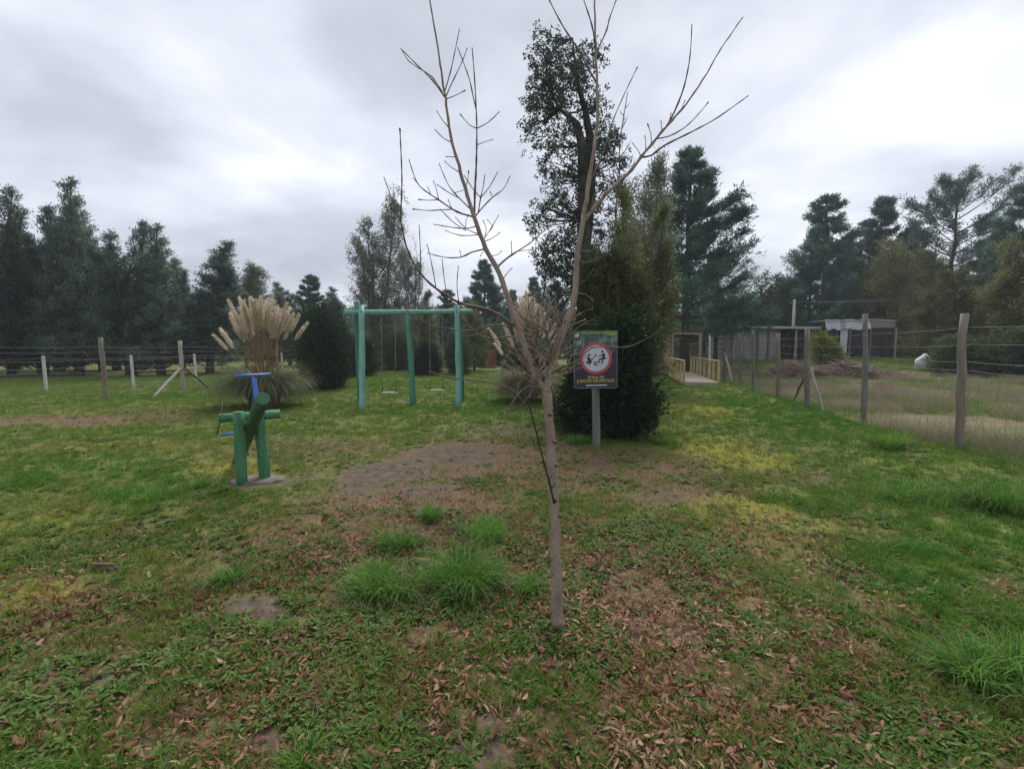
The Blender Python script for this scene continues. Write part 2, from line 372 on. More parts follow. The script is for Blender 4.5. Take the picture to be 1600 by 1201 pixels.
def build_ground():
    th = np.concatenate([np.linspace(-180, -62, 50)[:-1], np.linspace(-62, 62, 560), np.linspace(62, 180, 50)[1:-1]])
    th = np.radians(th); rad = np.concatenate([[0.15], np.geomspace(.7, 45, 230), np.geomspace(48, 1200, 22)])
    T, Rr = np.meshgrid(th, rad); X = (Rr*np.sin(T)).ravel(); Y = (Rr*np.cos(T)).ravel()
    Z = H(X, Y); rr = np.hypot(X, Y)
    nr, na = len(rad), len(th)
    i = np.arange(nr-1)[:, None]*na; j = np.arange(na)[None, :]; j2 = (j+1) % na
    Fc = np.stack([i+j, i+na+j, i+na+j2, i+j2], -1).reshape(-1, 4)
    Z = Z + np.where(rr < 12, .02*(fbm(X*9, Y*9, 91, 3)-.5), 0)
    zs = zones(X, Y)
    me = np_mesh('ground', np.stack([X, Y, Z], 1), Fc, ground_material(), True, dict(zip(('dirt', 'dry', 'moss', 'lush', 'litter', 'pad'), zs)))
    # fill the small hole under the camera
    o = link(bpy.data.objects.new('ground', me)); tag(o, 'uneven damp turf with moss, bare soil and dead leaves', kind='structure')
build_ground()

# ------------------------------------------------------------------ scattered ground cover (nobody could count it)
rng = np.random.default_rng(7)
def ribbon(mb, base, az, L, lean, wd, seg, rnd, curl=0.0, a=0.0, up0=1.25):
    """a curved, tapering blade"""
    pts = []; p = Vector(base); el = up0; d = Vector((math.cos(az), math.sin(az), 0)); side = Vector((-math.sin(az), math.cos(az), 0))
    for i in range(seg+1):
        t = i/seg; wv = wd*(1-t)**.7*(.6+.4*min(1, t*4))
        pts.append((p.copy(), wv)); st = L/seg
        p = p+(d*math.cos(el)+Vector((0, 0, 1))*math.sin(el))*st; el -= lean/seg*(1+curl*t)
    vs = []; fs = []
    for i, (q, wv) in enumerate(pts[:-1]): vs += [q-side*wv/2, q+side*wv/2]
    vs.append(pts[-1][0]); n = seg
    for i in range(n-1): fs.append((2*i, 2*i+1, 2*i+3, 2*i+2))
    fs.append((2*(n-1), 2*(n-1)+1, 2*n))
    mb.poly(vs, fs, True, a)
def src_mesh(name, mb, mat):
    o = bpy.data.objects.new(name, mb.mesh(name, mat)); return o
def grass_clump(i, n, rad, Lr, wd, seg=2, lean=(.6, 1.6), mat='grass', nm='grass_clump'):
    r = random.Random(i); mb = MB()
    for k in range(n):
        a = r.uniform(0, 6.283); q = rad*math.sqrt(r.random()); b = (q*math.cos(a), q*math.sin(a), -.006)
        ribbon(mb, b, a+r.gauss(0, .9), r.uniform(*Lr), r.uniform(*lean), wd*r.uniform(.7, 1.3), seg, r)
    return src_mesh(nm, mb, M[mat])
def leafshape(mb, base, az, el, L, wd, bend, fold=.15, a=0.0, lobed=0.0, seg=4, r=None):
    d = Vector((math.cos(az), math.sin(az), 0)); side = Vector((-math.sin(az), math.cos(az), 0)); up = Vector((0, 0, 1))
    p = Vector(base); vs = []; fs = []
    for i in range(seg+1):
        t = i/seg; wv = wd*(math.sin(math.pi*min(1, t*.85+.12))**.9)*(1 if i < seg else .1)
        if lobed and 0 < i < seg and i % 2: wv *= 1-lobed
        nrm = (up*math.cos(el)-d*math.sin(el))
        vs += [p-side*wv/2+nrm*fold*wv, p, p+side*wv/2+nrm*fold*wv]
        p = p+(d*math.cos(el)+up*math.sin(el))*(L/seg); el += bend/seg
    for i in range(seg):
        b = i*3; fs += [(b, b+1, b+4, b+3), (b+1, b+2, b+5, b+4)]
    mb.poly(vs, fs, True, a)
def rosette(i, n, Lr, wr, lob=.35):
    r = random.Random(i); mb = MB()
    for k in range(n):
        a = k*2.4+r.uniform(-.4, .4)
        leafshape(mb, (0.004*math.cos(a), .004*math.sin(a), .002), a, r.uniform(.25, .9), r.uniform(*Lr), r.uniform(*wr), -r.uniform(.5, 1.2), r.uniform(.05, .3), 0, lob*r.random(), 5)
    return src_mesh('weed_rosette', mb, M['weed'])
def deadleaf(i):
    r = random.Random(i); mb = MB(); L = r.uniform(.05, .085); wd = L*r.uniform(.22, .38)
    leafshape(mb, (-L/2, 0, .004), 0, r.uniform(-.1, .6), L, wd, r.uniform(-1.8, .8), r.uniform(-.3, .5), 0, 0, 5)
    return src_mesh('dead_leaf', mb, M['dead_leaf'])
def twig_src(i):
    r = random.Random(i); mb = MB(); p = Vector((-.09, 0, .008)); pts = [p]
    for k in range(5): p = p+Vector((.04, r.uniform(-.012, .012), r.uniform(-.004, .006))); pts.append(p)
    mb.tube(pts, [.0022, .002, .0018, .0016, .0012, .0008], 4)
    if r.random() < .7: mb.tube([pts[2], pts[2]+Vector((.03, .02, .004)), pts[2]+Vector((.05, .045, .002))], [.0014, .001, .0006], 3)
    return src_mesh('fallen_twig', mb, M['twig'])
_gn = {}
def scatter(name, pts, rots, scl, idx, tint, sources, label, cat):
    me = bpy.data.meshes.new(name); n = len(pts); me.vertices.add(n); me.vertices.foreach_set('co', np.asarray(pts, np.float32).ravel())
    a = me.attributes.new('rot', 'FLOAT_VECTOR', 'POINT'); a.data.foreach_set('vector', np.asarray(rots, np.float32).ravel())
    a = me.attributes.new('scl', 'FLOAT', 'POINT'); a.data.foreach_set('value', np.asarray(scl, np.float32))
    a = me.attributes.new('idx', 'INT', 'POINT'); a.data.foreach_set('value', np.asarray(idx, np.int32))
    a = me.attributes.new('tint', 'FLOAT', 'POINT'); a.data.foreach_set('value', np.clip(np.asarray(tint, np.float32), 0, 1))
    me.update(); o = link(bpy.data.objects.new(name, me)); tag(o, label, cat, kind='stuff')
    for s in sources: me.materials.append(s.data.materials[0]); break
    g = bpy.data.node_groups.new(name, 'GeometryNodeTree')
    g.interface.new_socket('Geometry', in_out='INPUT', socket_type='NodeSocketGeometry'); g.interface.new_socket('Geometry', in_out='OUTPUT', socket_type='NodeSocketGeometry')
    gi = g.nodes.new('NodeGroupInput'); go = g.nodes.new('NodeGroupOutput')
    jn = g.nodes.new('GeometryNodeJoinGeometry')
    for s in sources:
        oi = g.nodes.new('GeometryNodeObjectInfo'); oi.inputs['Object'].default_value = s; oi.inputs['As Instance'].default_value = True
        g.links.new(oi.outputs['Geometry'], jn.inputs[0])
    ip = g.nodes.new('GeometryNodeInstanceOnPoints'); ip.inputs['Pick Instance'].default_value = True
    def na(nm, ty):
        x = g.nodes.new('GeometryNodeInputNamedAttribute'); x.data_type = ty; x.inputs[0].default_value = nm; return x.outputs[0]
    g.links.new(gi.outputs[0], ip.inputs['Points']); g.links.new(jn.outputs[0], ip.inputs['Instance'])
    g.links.new(na('idx', 'INT'), ip.inputs['Instance Index']); g.links.new(na('rot', 'FLOAT_VECTOR'), ip.inputs['Rotation']); g.links.new(na('scl', 'FLOAT'), ip.inputs['Scale'])
    g.links.new(ip.outputs[0], go.inputs[0])
    md = o.modifiers.new('scatter', 'NODES'); md.node_group = g
    return o
def sample(n, rmin, rmax, half=50, power=1.0):
    """points in a wedge before the camera, thinning with distance as 1/r**power"""
    u = rng.random(n)
    k = 2-power
    r = (rmin**k+u*(rmax**k-rmin**k))**(1/k) if abs(k) > 1e-6 else rmin*(rmax/rmin)**u
    th = np.radians(rng.uniform(-half, half, n)); return r*np.sin(th), r*np.cos(th), r
def keep_out(x, y):
    k = np.ones(len(x), bool)
    for px, py, rr in ((872, 972, .05), (403, 752, .33), (933, 695, .09)):
        a, b = G(px, py); k &= np.hypot(x-a, y-b) > rr
    return k
def put(name, n, rmin, rmax, prob, srcs, label, cat, scale=(.7, 1.3), tilt=.25, power=1.5, tint=None, sink=0.0, growr=0.0, half=52, rz_flat=False):
    x, y, r = sample(n, rmin, rmax, half, power); zs = zones(x, y)
    k = (rng.random(n) < prob(x, y, r, *zs)) & keep_out(x, y); x, y, r = x[k], y[k], r[k]; zs = [q[k] for q in zs]; m = len(x)
    z = H(x, y)-sink
    rot = np.stack([rng.normal(0, tilt, m), rng.normal(0, tilt, m), rng.uniform(0, 6.283, m)], 1)
    s = rng.uniform(*scale, m)*(1+growr*np.maximum(r-3, 0))
    tn = tint(x, y, r, *zs) if tint else np.full(m, .5)
    tn = tn+rng.normal(0, .13, m)
    return scatter(name, np.stack([x, y, z], 1), rot, s, rng.integers(0, len(srcs), m), tn, srcs, label, cat)

short = [grass_clump(i, 13, .03, (.022, .060), .0042) for i in range(5)]
mid_ = [grass_clump(20+i, 20, .05, (.06, .16), .0055, 3, (.8, 2.0)) for i in range(5)]
ros = [rosette(40+i, 6+i, (.03, .075), (.012, .024)) for i in range(6)]
dead = [deadleaf(60+i) for i in range(9)]
sticks = [twig_src(80+i) for i in range(4)]
drys = [grass_clump(100+i, 15, .12, (.12, .42), .005, 3, (.5, 2.0), 'grass_dry', 'dry_grass_clump') for i in range(6)]
def tint_g(x, y, r, dirt, dry, moss, lush, litter, pad):
    return .28+.16*(1-sstep(-4, 0, x))+.45*moss*(1-lush)+.5*dry+.5*(fbm(x*1.3, y*1.3, 12)-.5)-.22*lush+.22*litter+.25*pad
put('short_grass', 150000, .9, 30, lambda x, y, r, d, dr, m, l, li, p: np.clip(.95-.85*d-.5*dr-.25*m-.55*li+.45*l, .05, 1)*(.25+.75*sstep(.38, .56, fbm(x*4, y*4, 5)))*(p < .5),
    short, 'short patchy turf grass covering the ground', 'grass', (.7, 1.5), .2, 1.35, tint_g, .002, .05)
put('long_grass', 60000, 1.0, 36, lambda x, y, r, d, dr, m, l, li, p: np.clip(l*1.5-.25, 0, 1)*(p < .6)*(.35+.65*sstep(.40, .6, fbm(x*3, y*3, 15))),
    mid_, 'longer lush green grass along the fence and edges', 'grass', (.5, 1.15), .25, 1.3, lambda x, y, r, *z: .08+.3*(fbm(x*2, y*2, 9)-.3), .004, .02)
put('low_weeds', 62000, .9, 14, lambda x, y, r, d, dr, m, l, li, p: np.clip(.75-.75*d-.3*l-.55*m-.2*dr+.3*li, .02, 1)*(.1+.9*sstep(.46, .62, fbm(x*2.6, y*2.6, 25)))*(p < .5),
    ros, 'low broadleaf weeds growing in rosettes in the turf', 'weeds', (.28, .95), .18, 1.5, lambda x, y, r, *z: .35+.9*(fbm(x*.9, y*.9, 19)-.5), .0, .02)
put('dead_leaves', 110000, .9, 11, lambda x, y, r, d, dr, m, l, li, p: np.clip(li*1.5-.02+.12*dr+.04, .02, 1)*(.25+.75*sstep(.40, .62, fbm(x*3.4, y*3.4, 65)))*(1-.75*d)*(p < .5),
    dead, 'narrow brown dead leaves littering the turf', 'dead leaves', (.25, .82), .6, 1.5, lambda x, y, r, *z: .45+.8*(fbm(x*2, y*2, 55)-.5), -.008)
put('fallen_twigs', 380, .9, 7, lambda x, y, r, d, dr, m, l, li, p: .15+li*.6, sticks, 'thin fallen twigs lying in the leaf litter', 'twigs', (.4, 1.15), .08, 1.6, None, -.012)
put('dry_field_grass', 130000, 4.5, 60, lambda x, y, r, d, dr, m, l, li, p: p*(.06+.94*sstep(.44, .58, fbm(x*.7, y*.7, 33)))*(1-.9*sstep(20, 27, y)), drys,
    'tall tan dry grass filling the field beyond the wire fence', 'dry grass', (.55, 1.15), .2, 1.0, lambda x, y, r, *z: .5+.8*(fbm(x*.6, y*.6, 41)-.5), .01, .012, 54)
put('field_green_grass', 60000, 5, 60, lambda x, y, r, d, dr, m, l, li, p: p*np.clip(sstep(.42, .56, fbm(x*.45, y*.45, 93))+sstep(24, 30, y), 0, 1), mid_,
    'green grass patches between the dry grass of the field', 'grass', (.8, 1.8), .25, 1.0, lambda x, y, r, *z: .30+.3*(fbm(x*1, y*1, 9)-.3), .01, .02, 54)

# ------------------------------------------------------------------ tussocks of rank grass
def tussock(px, py, rad, hgt, n, seed, label, lean=(.9, 2.2), mat='grass_tall'):
    x, y = G(px, py); t = thing('grass_tussock', label, 'grass tussock', (x, y, h1(x, y)), 0, 'grass tussocks in the turf')
    r = random.Random(seed); mb = MB(); rad *= 1.0; hgt *= .92; cl = [(rad*.62*math.sqrt(r.random()), r.uniform(0, 6.283), r.uniform(.55, 1.15)) for _ in range(max(3, int(rad*26)))]
    for k in range(n):
        a = r.uniform(0, 6.283); q = rad*.8*math.sqrt(r.random())*(1+.3*math.sin(3*a+seed)); b = (q*math.cos(a), q*math.sin(a), -.02)
        hh = hgt*(1.15-.5*(q/rad))*(.7+.75*vnoise(b[0]*9+seed, b[1]*9, seed).item()); q0, a0, s0 = cl[k % len(cl)]; rr_ = rad*.30*math.sqrt(r.random()); b = (q0*math.cos(a0)+rr_*math.cos(a), q0*math.sin(a0)+rr_*math.sin(a), -.02); hh *= s0
        ribbon(mb, b, (a0 if r.random() < .4 else a)+r.gauss(0, .9), hh*r.uniform(.5, 1.6), r.uniform(lean[0]*.6, lean[1]*1.1), r.uniform(.004, .0085), 5, r, .3, min(1, r.random()*1.15))
    o = mb.build('blades', M[mat], t); o['kind'] = 'stuff'; mb = MB()
    for k in range(n//9):
        a = r.uniform(0, 6.283); q = rad*.95*math.sqrt(r.random()); ribbon(mb, (q*math.cos(a), q*math.sin(a), -.01), a+r.gauss(0, 1), hgt*r.uniform(.5, 1.3), r.uniform(1.2, 2.9), .004, 5, r, .3, r.random())
    o = mb.build('dead_blades', M['pampas_leaf'], t); o['kind'] = 'stuff'
    return t
tussock(715, 912, .30, .24, 2600, 1, 'largest deep green grass tussock, left of the young tree trunk')
tussock(590, 922, .24, .20, 1700, 2, 'wide green tussock at the left end of the tussock cluster')
tussock(632, 850, .24, .15, 1400, 3, 'flat rounded tussock behind the wide left one')
tussock(752, 828, .29, .15, 1700, 4, 'bright green tussock at the back right of the cluster')
tussock(676, 805, .15, .13, 700, 5, 'small farthest tussock at the edge of the bare soil')
tussock(820, 912, .13, .13, 450, 6, 'small thin tussock between the large tussock and the young trunk')
tussock(352, 915, .15, .17, 650, 7, 'solitary pale green tussock of splayed blades near a patch of bare soil')
tussock(505, 852, .13, .10, 400, 8, 'low tussock left of the cluster beside the weeds')
tussock(1572, 1062, .26, .24, 1700, 9, 'dense dark green tussock at the lower right edge of the photo')
tussock(1440, 780, .42, .20, 1900, 10, 'broad mound of long grass left of the end fence post')
tussock(1580, 790, .5, .32, 1900, 11, 'high dark grass mound at the right edge below the nearest fence post')
tussock(905, 690, .28, .2, 700, 12, 'low green tuft at the left of the sign post foot')
tussock(1040, 690, .35, .16, 700, 13, 'low green tuft at the right foot of the dark shrub')
tussock(478, 1185, .09, .12, 200, 14, 'small bright tuft at the bottom edge of the photo')
tussock(1385, 705, .26, .3, 900, 15, 'dark shaggy tuft with brown base at the fence line', (.5, 1.6))
tussock(940, 696, .10, .14, 260, 16, 'tiny tuft hiding the foot of the sign post')
tussock(238, 775, .35, .12, 1100, 17, 'low spreading patch of longer grass in the left lawn')

# ------------------------------------------------------------------ trees
def unit(a): return a/np.maximum(np.linalg.norm(a, axis=-1, keepdims=True), 1e-9)
def leaves_mesh(name, C, D, L, W, v, mat, g):
    """one small folded diamond per leaf or sprig"""
    n = len(C); rnd = g.normal(size=(n, 3)); S = unit(np.cross(D, rnd)); Nn = np.cross(S, D)
    L = L[:, None]; W = W[:, None]
    V = np.stack([C, C+D*L*.45+S*W*.5+Nn*W*.12, C+D*L, C+D*L*.5-S*W*.5+Nn*W*.12], 1).reshape(-1, 3)
    Fc = np.arange(n*4).reshape(n, 4)
    return np_mesh(name, V, Fc, mat, False, {'v': np.repeat(v, 4)})
def grow(seed, Hh, prof, nb, z0=.12, up=(.2, .8), sub=10, subl=.35, leaf=(20, .10, .05), sig=.12, mat='aromo', bark='bark_dark', tr=.12,
         droop=0.0, whorl=0, tops=1, spread=.0, lean=0.0, curve=.3, outer=.3, gapn=0.0, wood_sub=False, flat=1.0, tmul=1.0, name='tree'):
    """a trunk, limbs in a spiral or in whorls, side shoots and leaf sprigs spread along the shoots"""
    g = np.random.default_rng(seed); r = random.Random(seed)
    trunk = MB(); limbs = MB(); C = []; D = []; V = []
    for tp in range(tops):
        hh = Hh*(1 if tp == 0 else r.uniform(.72, .96)); az0 = r.uniform(0, 6.283); off = spread*(0 if tops == 1 else 1)
        K = 9; tpts = []
        for i in range(K+1):
            t = i/K; q = off*(t**.6)*(.4+.6*t)
            tpts.append(Vector((math.cos(az0)*q+lean*t*t*hh+r.gauss(0, .012)*hh*t*.5, math.sin(az0)*q+r.gauss(0, .012)*hh*t*.5, hh*t)))
        tpts[0] = Vector((math.cos(az0)*off*.1, math.sin(az0)*off*.1, -.15))
        trunk.tube(tpts, [tr*tmul*(1.25 if i == 0 else 1)*(1-i/K)**.8+.012 for i in range(K+1)], 9, rnd=r)
        def at(t):
            f = t*K; i = min(int(f), K-1); return tpts[i].lerp(tpts[i+1], f-i)
        nbt = nb if tp == 0 else int(nb*.7)
        for b in range(nbt):
            if whorl:
                lev = b//whorl; nl = max(1, nbt//whorl); t = z0+(1-z0)*((lev+.5)/nl)**.85*.98+r.gauss(0, .006); az = (b % whorl)*6.283/whorl+lev*1.1+r.gauss(0, .35)
            else:
                t = z0+(1-z0)*((b+.5)/nbt)*.99; az = b*2.399+r.gauss(0, .4)
            t = min(max(t, .03), .985)
            ln = prof(t, az)*Hh*r.uniform(.62, 1.15)
            if ln < .02*Hh: ln = .02*Hh
            el = up[0]+(up[1]-up[0])*t+r.gauss(0, .12); p = at(t); pts = [p]; d = None
            for k in range(5):
                e2 = el+curve*(k/5)-droop*(k/5)**2; a2 = az+r.gauss(0, .1)
                d = Vector((math.cos(a2)*math.cos(e2), math.sin(a2)*math.cos(e2), math.sin(e2))); p = p+d*ln/5; pts.append(p)
            br = min(tr*.35, .011*ln+.008)*(1 if ln > .3 else .6)
            limbs.tube(pts, [br*(1-.8*k/5) for k in range(6)], 5, cap=False)
            A = np.array([list(q) for q in pts])
            ns = max(3, int(sub*(.5+.7*ln/(prof(.4, 0)*Hh+1e-6)))); ts = outer+(1-outer)*g.random(ns)**.75
            f = ts*5; i0 = np.minimum(f.astype(int), 4); base = A[i0]*(1-(f-i0))[:, None]+A[i0+1]*(f-i0)[:, None]
            bd = unit(A[i0+1]-A[i0]); sdir = unit(bd*.8+g.normal(0, .6, (ns, 3))+np.array([0, 0, .15-droop*.5])); sl = subl*ln*(.5+.8*g.random(ns))*(1.15-.6*ts)+.03*Hh*.3
            if wood_sub:
                for q in range(ns): limbs.tube([Vector(base[q]), Vector(base[q]+sdir[q]*sl[q]*.5+np.array([0, 0, .02*sl[q]])), Vector(base[q]+sdir[q]*sl[q])], [br*.35, br*.25, .003], 3, cap=False)
            kk = leaf[0]; u = g.random((ns, kk))
            c = base[:, None]+sdir[:, None]*sl[:, None, None]*u[..., None]+g.normal(0, sig, (ns, kk, 3))*np.array([1, 1, flat])*(.35+.65*(1-u[..., None]*.5))
            dd = unit(sdir[:, None]+g.normal(0, .7, (ns, kk, 3))+np.array([0, 0, -droop]))
            vv = np.clip(.42+g.normal(0, .10)+g.normal(0, .20, (ns, 1))+g.normal(0, .13, (ns, kk)), 0, 1)
            if gapn:
                keep = fbm(c[..., 0]*gapn+c[..., 2]*.7*gapn+seed, c[..., 1]*gapn+c[..., 2]*.5*gapn, seed, 2) > .42
            else: keep = g.random(u.shape) < min(1.0, .10+ln/(.15*Hh))
            C.append(c[keep]); D.append(dd[keep]); V.append(vv[keep])
        m_ = int(leaf[0]*3); tt = 1-.20*g.random(m_)**.9; ci = np.array([list(at(min(q, .999))) for q in tt]); wr = .004*Hh+.11*Hh*(1-tt)
        C.append(ci+g.normal(0, .5, (m_, 3))*wr[:, None]*np.array([1, 1, .6])); D.append(unit(g.normal(0, .5, (m_, 3))+np.array([0, 0, .9]))); V.append(np.clip(g.normal(.5, .14, m_), 0, 1))
    C = np.concatenate(C); D = np.concatenate(D); V = np.concatenate(V); C[:, 2] = np.maximum(C[:, 2], .02)
    n = len(C); L = leaf[1]*g.uniform(.6, 1.35, n); W = leaf[2]*g.uniform(.6, 1.35, n)
    root = bpy.data.objects.new(name, None); COL.objects.link(root)
    trunk.build('trunk', M[bark], root); limbs.build('limbs', M[bark], root)
    o = link(bpy.data.objects.new('crown', leaves_mesh('crown', C, D, L, W, V, M[mat], g)), root); o['kind'] = 'stuff'
    return root
PROTO = {}
used = set()
def plant(key, x, y, h, label, cat='tree', group=None, rz=None, wx=1.0, z=None):
    root, h0 = PROTO[key]
    if key in used: root = copy_tree(root)
    used.add(key)
    s = h/h0; root.scale = (s*wx, s*wx, s); root.location = (x, y, (h1(x, y) if z is None else z)-.03)
    root.rotation_euler = (0, 0, random.Random(hash((round(x, 2), round(y, 2))) & 0xffff).uniform(0, 6.28) if rz is None else rz)
    tag(root, label, cat, group); return root
def hgt(py, Y): return P(800, py, Y)[2]

def cone_prof(a, b, k=1.0): return lambda t, az: a*(1-t)**k+b
def egg_prof(a, k=.35, s=0.0): return lambda t, az: a*(max(0.02, math.sin(math.pi*min(1, (t*.92+.08)))**k))*(1-s*t)*(1+.18*math.sin(3*az))
def two(t): return 1 if t > 0 else 0
PROTO['feather1'] = (grow(11, 10, lambda t, az: .185*(1-t)**.5+.008, 76, .04, (.45, 1.1), 12, .30, (22, .15, .042), .095, 'aromo', 'bark_dark', .13, -.3, tops=3, spread=1.0, name='feathery_tree'), 10)
PROTO['feather2'] = (grow(12, 10, lambda t, az: .20*(1-t)**.5+.008, 84, .03, (.4, 1.1), 12, .30, (22, .15, .042), .095, 'aromo', 'bark_dark', .15, -.3, tops=3, spread=.8, name='feathery_tree'), 10)
PROTO['feather3'] = (grow(13, 9, lambda t, az: .21*(1-t)**.5+.010, 70, .03, (.45, 1.1), 12, .32, (22, .15, .044), .10, 'aromo', 'bark_dark', .12, -.3, tops=4, spread=1.3, name='feathery_tree'), 9)
PROTO['pale'] = (grow(21, 13, lambda t, az: .15*math.sin(math.pi*min(1, t*.85+.14))**.7*(1.1-.4*t)+.01, 70, .16, (.5, 1.1), 13, .40, (19, .15, .06), .22, 'pale', 'bark_grey', .13, .05, tops=3, spread=1.5, gapn=1.3, wood_sub=True, name='pale_tree'), 13)
PROTO['pale2'] = (grow(22, 9, lambda t, az: .17*math.sin(math.pi*min(1, t*.85+.12))**.6+.01, 60, .12, (.4, 1.0), 12, .40, (20, .14, .055), .2, 'pale', 'bark_grey', .10, .05, tops=2, spread=1.0, gapn=1.2, wood_sub=True, name='pale_tree'), 9)
PROTO['pine1'] = (grow(31, 14, lambda t, az: (.38*(1-t)**.95+.025)*(1+.2*math.sin(2*az+9*t)), 112, .12, (-.05, .4), 28, .24, (29, .25, .048), .13, 'pine', 'bark_dark', .26, -.3, whorl=8, curve=.42, outer=.2, flat=.55, name='pine_tree'), 14)
PROTO['pine2'] = (grow(32, 12, lambda t, az: (.31*(1-t)**.85+.03)*(1+.25*math.sin(2*az+8*t)), 77, .15, (-.05, .45), 26, .24, (32, .25, .046), .12, 'pine', 'bark_dark', .2, -.3, whorl=7, curve=.42, outer=.22, flat=.55, name='pine_tree'), 12)
PROTO['pine3'] = (grow(33, 12, lambda t, az: (.29*math.sin(math.pi*min(1, t*.78+.2))**.7+.02)*(1+.3*math.sin(2*az+3*t)), 45, .40, (.0, .7), 24, .24, (26, .24, .04), .13, 'pine', 'bark_dark', .2, -.2, whorl=5, curve=.5, outer=.33, flat=.55, name='pine_tree'), 12)
PROTO['olive1'] = (grow(41, 8, lambda t, az: .30*math.sin(math.pi*min(1, t*.9+.1))**.5*(1-.25*t), 66, .08, (.25, 1.1), 13, .42, (22, .17, .06), .2, 'olive', 'bark_dark', .14, .35, tops=3, spread=1.2, gapn=.8, name='olive_green_tree'), 8)
PROTO['olive2'] = (grow(42, 8, lambda t, az: .22*math.sin(math.pi*min(1, t*.9+.1))**.5*(1-.35*t), 66, .05, (.35, 1.1), 13, .42, (22, .16, .06), .2, 'olive', 'bark_dark', .14, .2, tops=2, spread=.7, gapn=.9, name='olive_green_tree'), 8)
PROTO['rusty'] = (grow(51, 6, lambda t, az: .46*math.sin(math.pi*min(1, t*.8+.2))**.5*(1-.45*t)+.02, 70, .10, (-.02, .35), 16, .34, (26, .16, .05), .12, 'rusty', 'bark_dark', .12, .15, tops=3, spread=1.2, whorl=7, gapn=.9, name='rusty_olive_tree'), 6)
PROTO['green1'] = (grow(61, 7, lambda t, az: .30*math.sin(math.pi*min(1, t*.9+.1))**.4, 54, .10, (.2, 1.0), 13, .42, (20, .19, .08), .22, 'green', 'bark_dark', .14, .1, tops=2, spread=.9, gapn=.7, name='green_tree'), 7)

# the row of dark feathery trees behind the left fences
for i, (px, Y, py, k, wx, lab) in enumerate((
    (-60, 23, 300, 'feather2', 1.25, 'dark feathery tree cut by the left edge of the photo'),
    (12, 25, 305, 'feather1', 1.1, 'dark feathery tree with a narrow pale top, second in the row from the left edge'),
    (66, 26, 335, 'feather3', 1.1, 'feathery tree with a blunt greenish top, just left of the tallest in the row'),
    (122, 25, 297, 'feather2', 1.1, 'tallest dark feathery tree of the left row, with a forked top'),
    (160, 28, 338, 'feather1', 1.1, 'slender feathery tree pressed against the right flank of the tallest one'),
    (203, 25, 347, 'feather3', 1.1, 'pointed feathery tree above the wooden post of the wire fence'),
    (250, 25, 366, 'feather2', 1.4, 'broad dark feathery tree left of the braced fence post'),
    (322, 27, 380, 'feather1', 1.9, 'last big feathery tree of the row, with sky gaps, left of the pampas plumes'),
    (285, 31, 415, 'feather1', 1.3, 'shorter feathery tree filling the gap behind the braced post'),
    (90, 30, 400, 'feather3', 1.5, 'dark feathery tree behind the row, left of the tallest'),
    (180, 31, 400, 'feather2', 1.5, 'dark feathery tree behind the row, right of the tallest'),
    (20, 31, 380, 'feather2', 1.4, 'dark feathery tree behind the row near the left edge'))):
    p = P(px, 545, Y); plant(k, p[0], Y, hgt(py, Y)+.2, lab, 'tree', 'dark feathery trees behind the left fences', wx=wx)
for px, Y, py, k, wx, lab in (
    (382, 30, 425, 'pale2', 1.5, 'small light green tree rising behind the pampas plumes'),
    (425, 36, 440, 'feather3', 1.5, 'distant feathery tree right of the pampas plumes'),
    (455, 38, 446, 'feather1', 1.5, 'distant ragged tree above the right side of the pampas plumes'),
    (487, 40, 432, 'pine2', 1.2, 'distant pointed conifer left of the swing frame'),
    (525, 40, 452, 'feather2', 1.5, 'distant low tree just left of the swing frame'),
    (592, 34, 306, 'pale', 1.15, 'tall pale grey-green tree behind the left half of the swing frame'),
    (648, 36, 400, 'pale2', .8, 'thin pale tree right of the tall pale one'),
    (665, 34, 462, 'olive2', 1.0, 'olive tree behind the middle post of the swing frame'),
    (700, 42, 455, 'pine2', 1.1, 'distant conifer behind the right post of the swing frame'),
    (757, 44, 408, 'pine1', 1.1, 'dark pine seen between the two leaders of the young bare tree'),
    (742, 30, 478, 'olive1', 1.0, 'light olive tree in front of the dark pine behind the swing frame'),
    (800, 46, 455, 'pine2', .9, 'small distant pine right of the swing frame'),
    (835, 48, 435, 'pine2', 1.0, 'distant pine above the second pampas clump'),
    (868, 40, 440, 'pine1', .9, 'distant pine left of the twin-trunk tree')):
    p = P(px, 545, Y); plant(k, p[0], Y, hgt(py, Y)+.15, lab, 'tree', wx=wx)
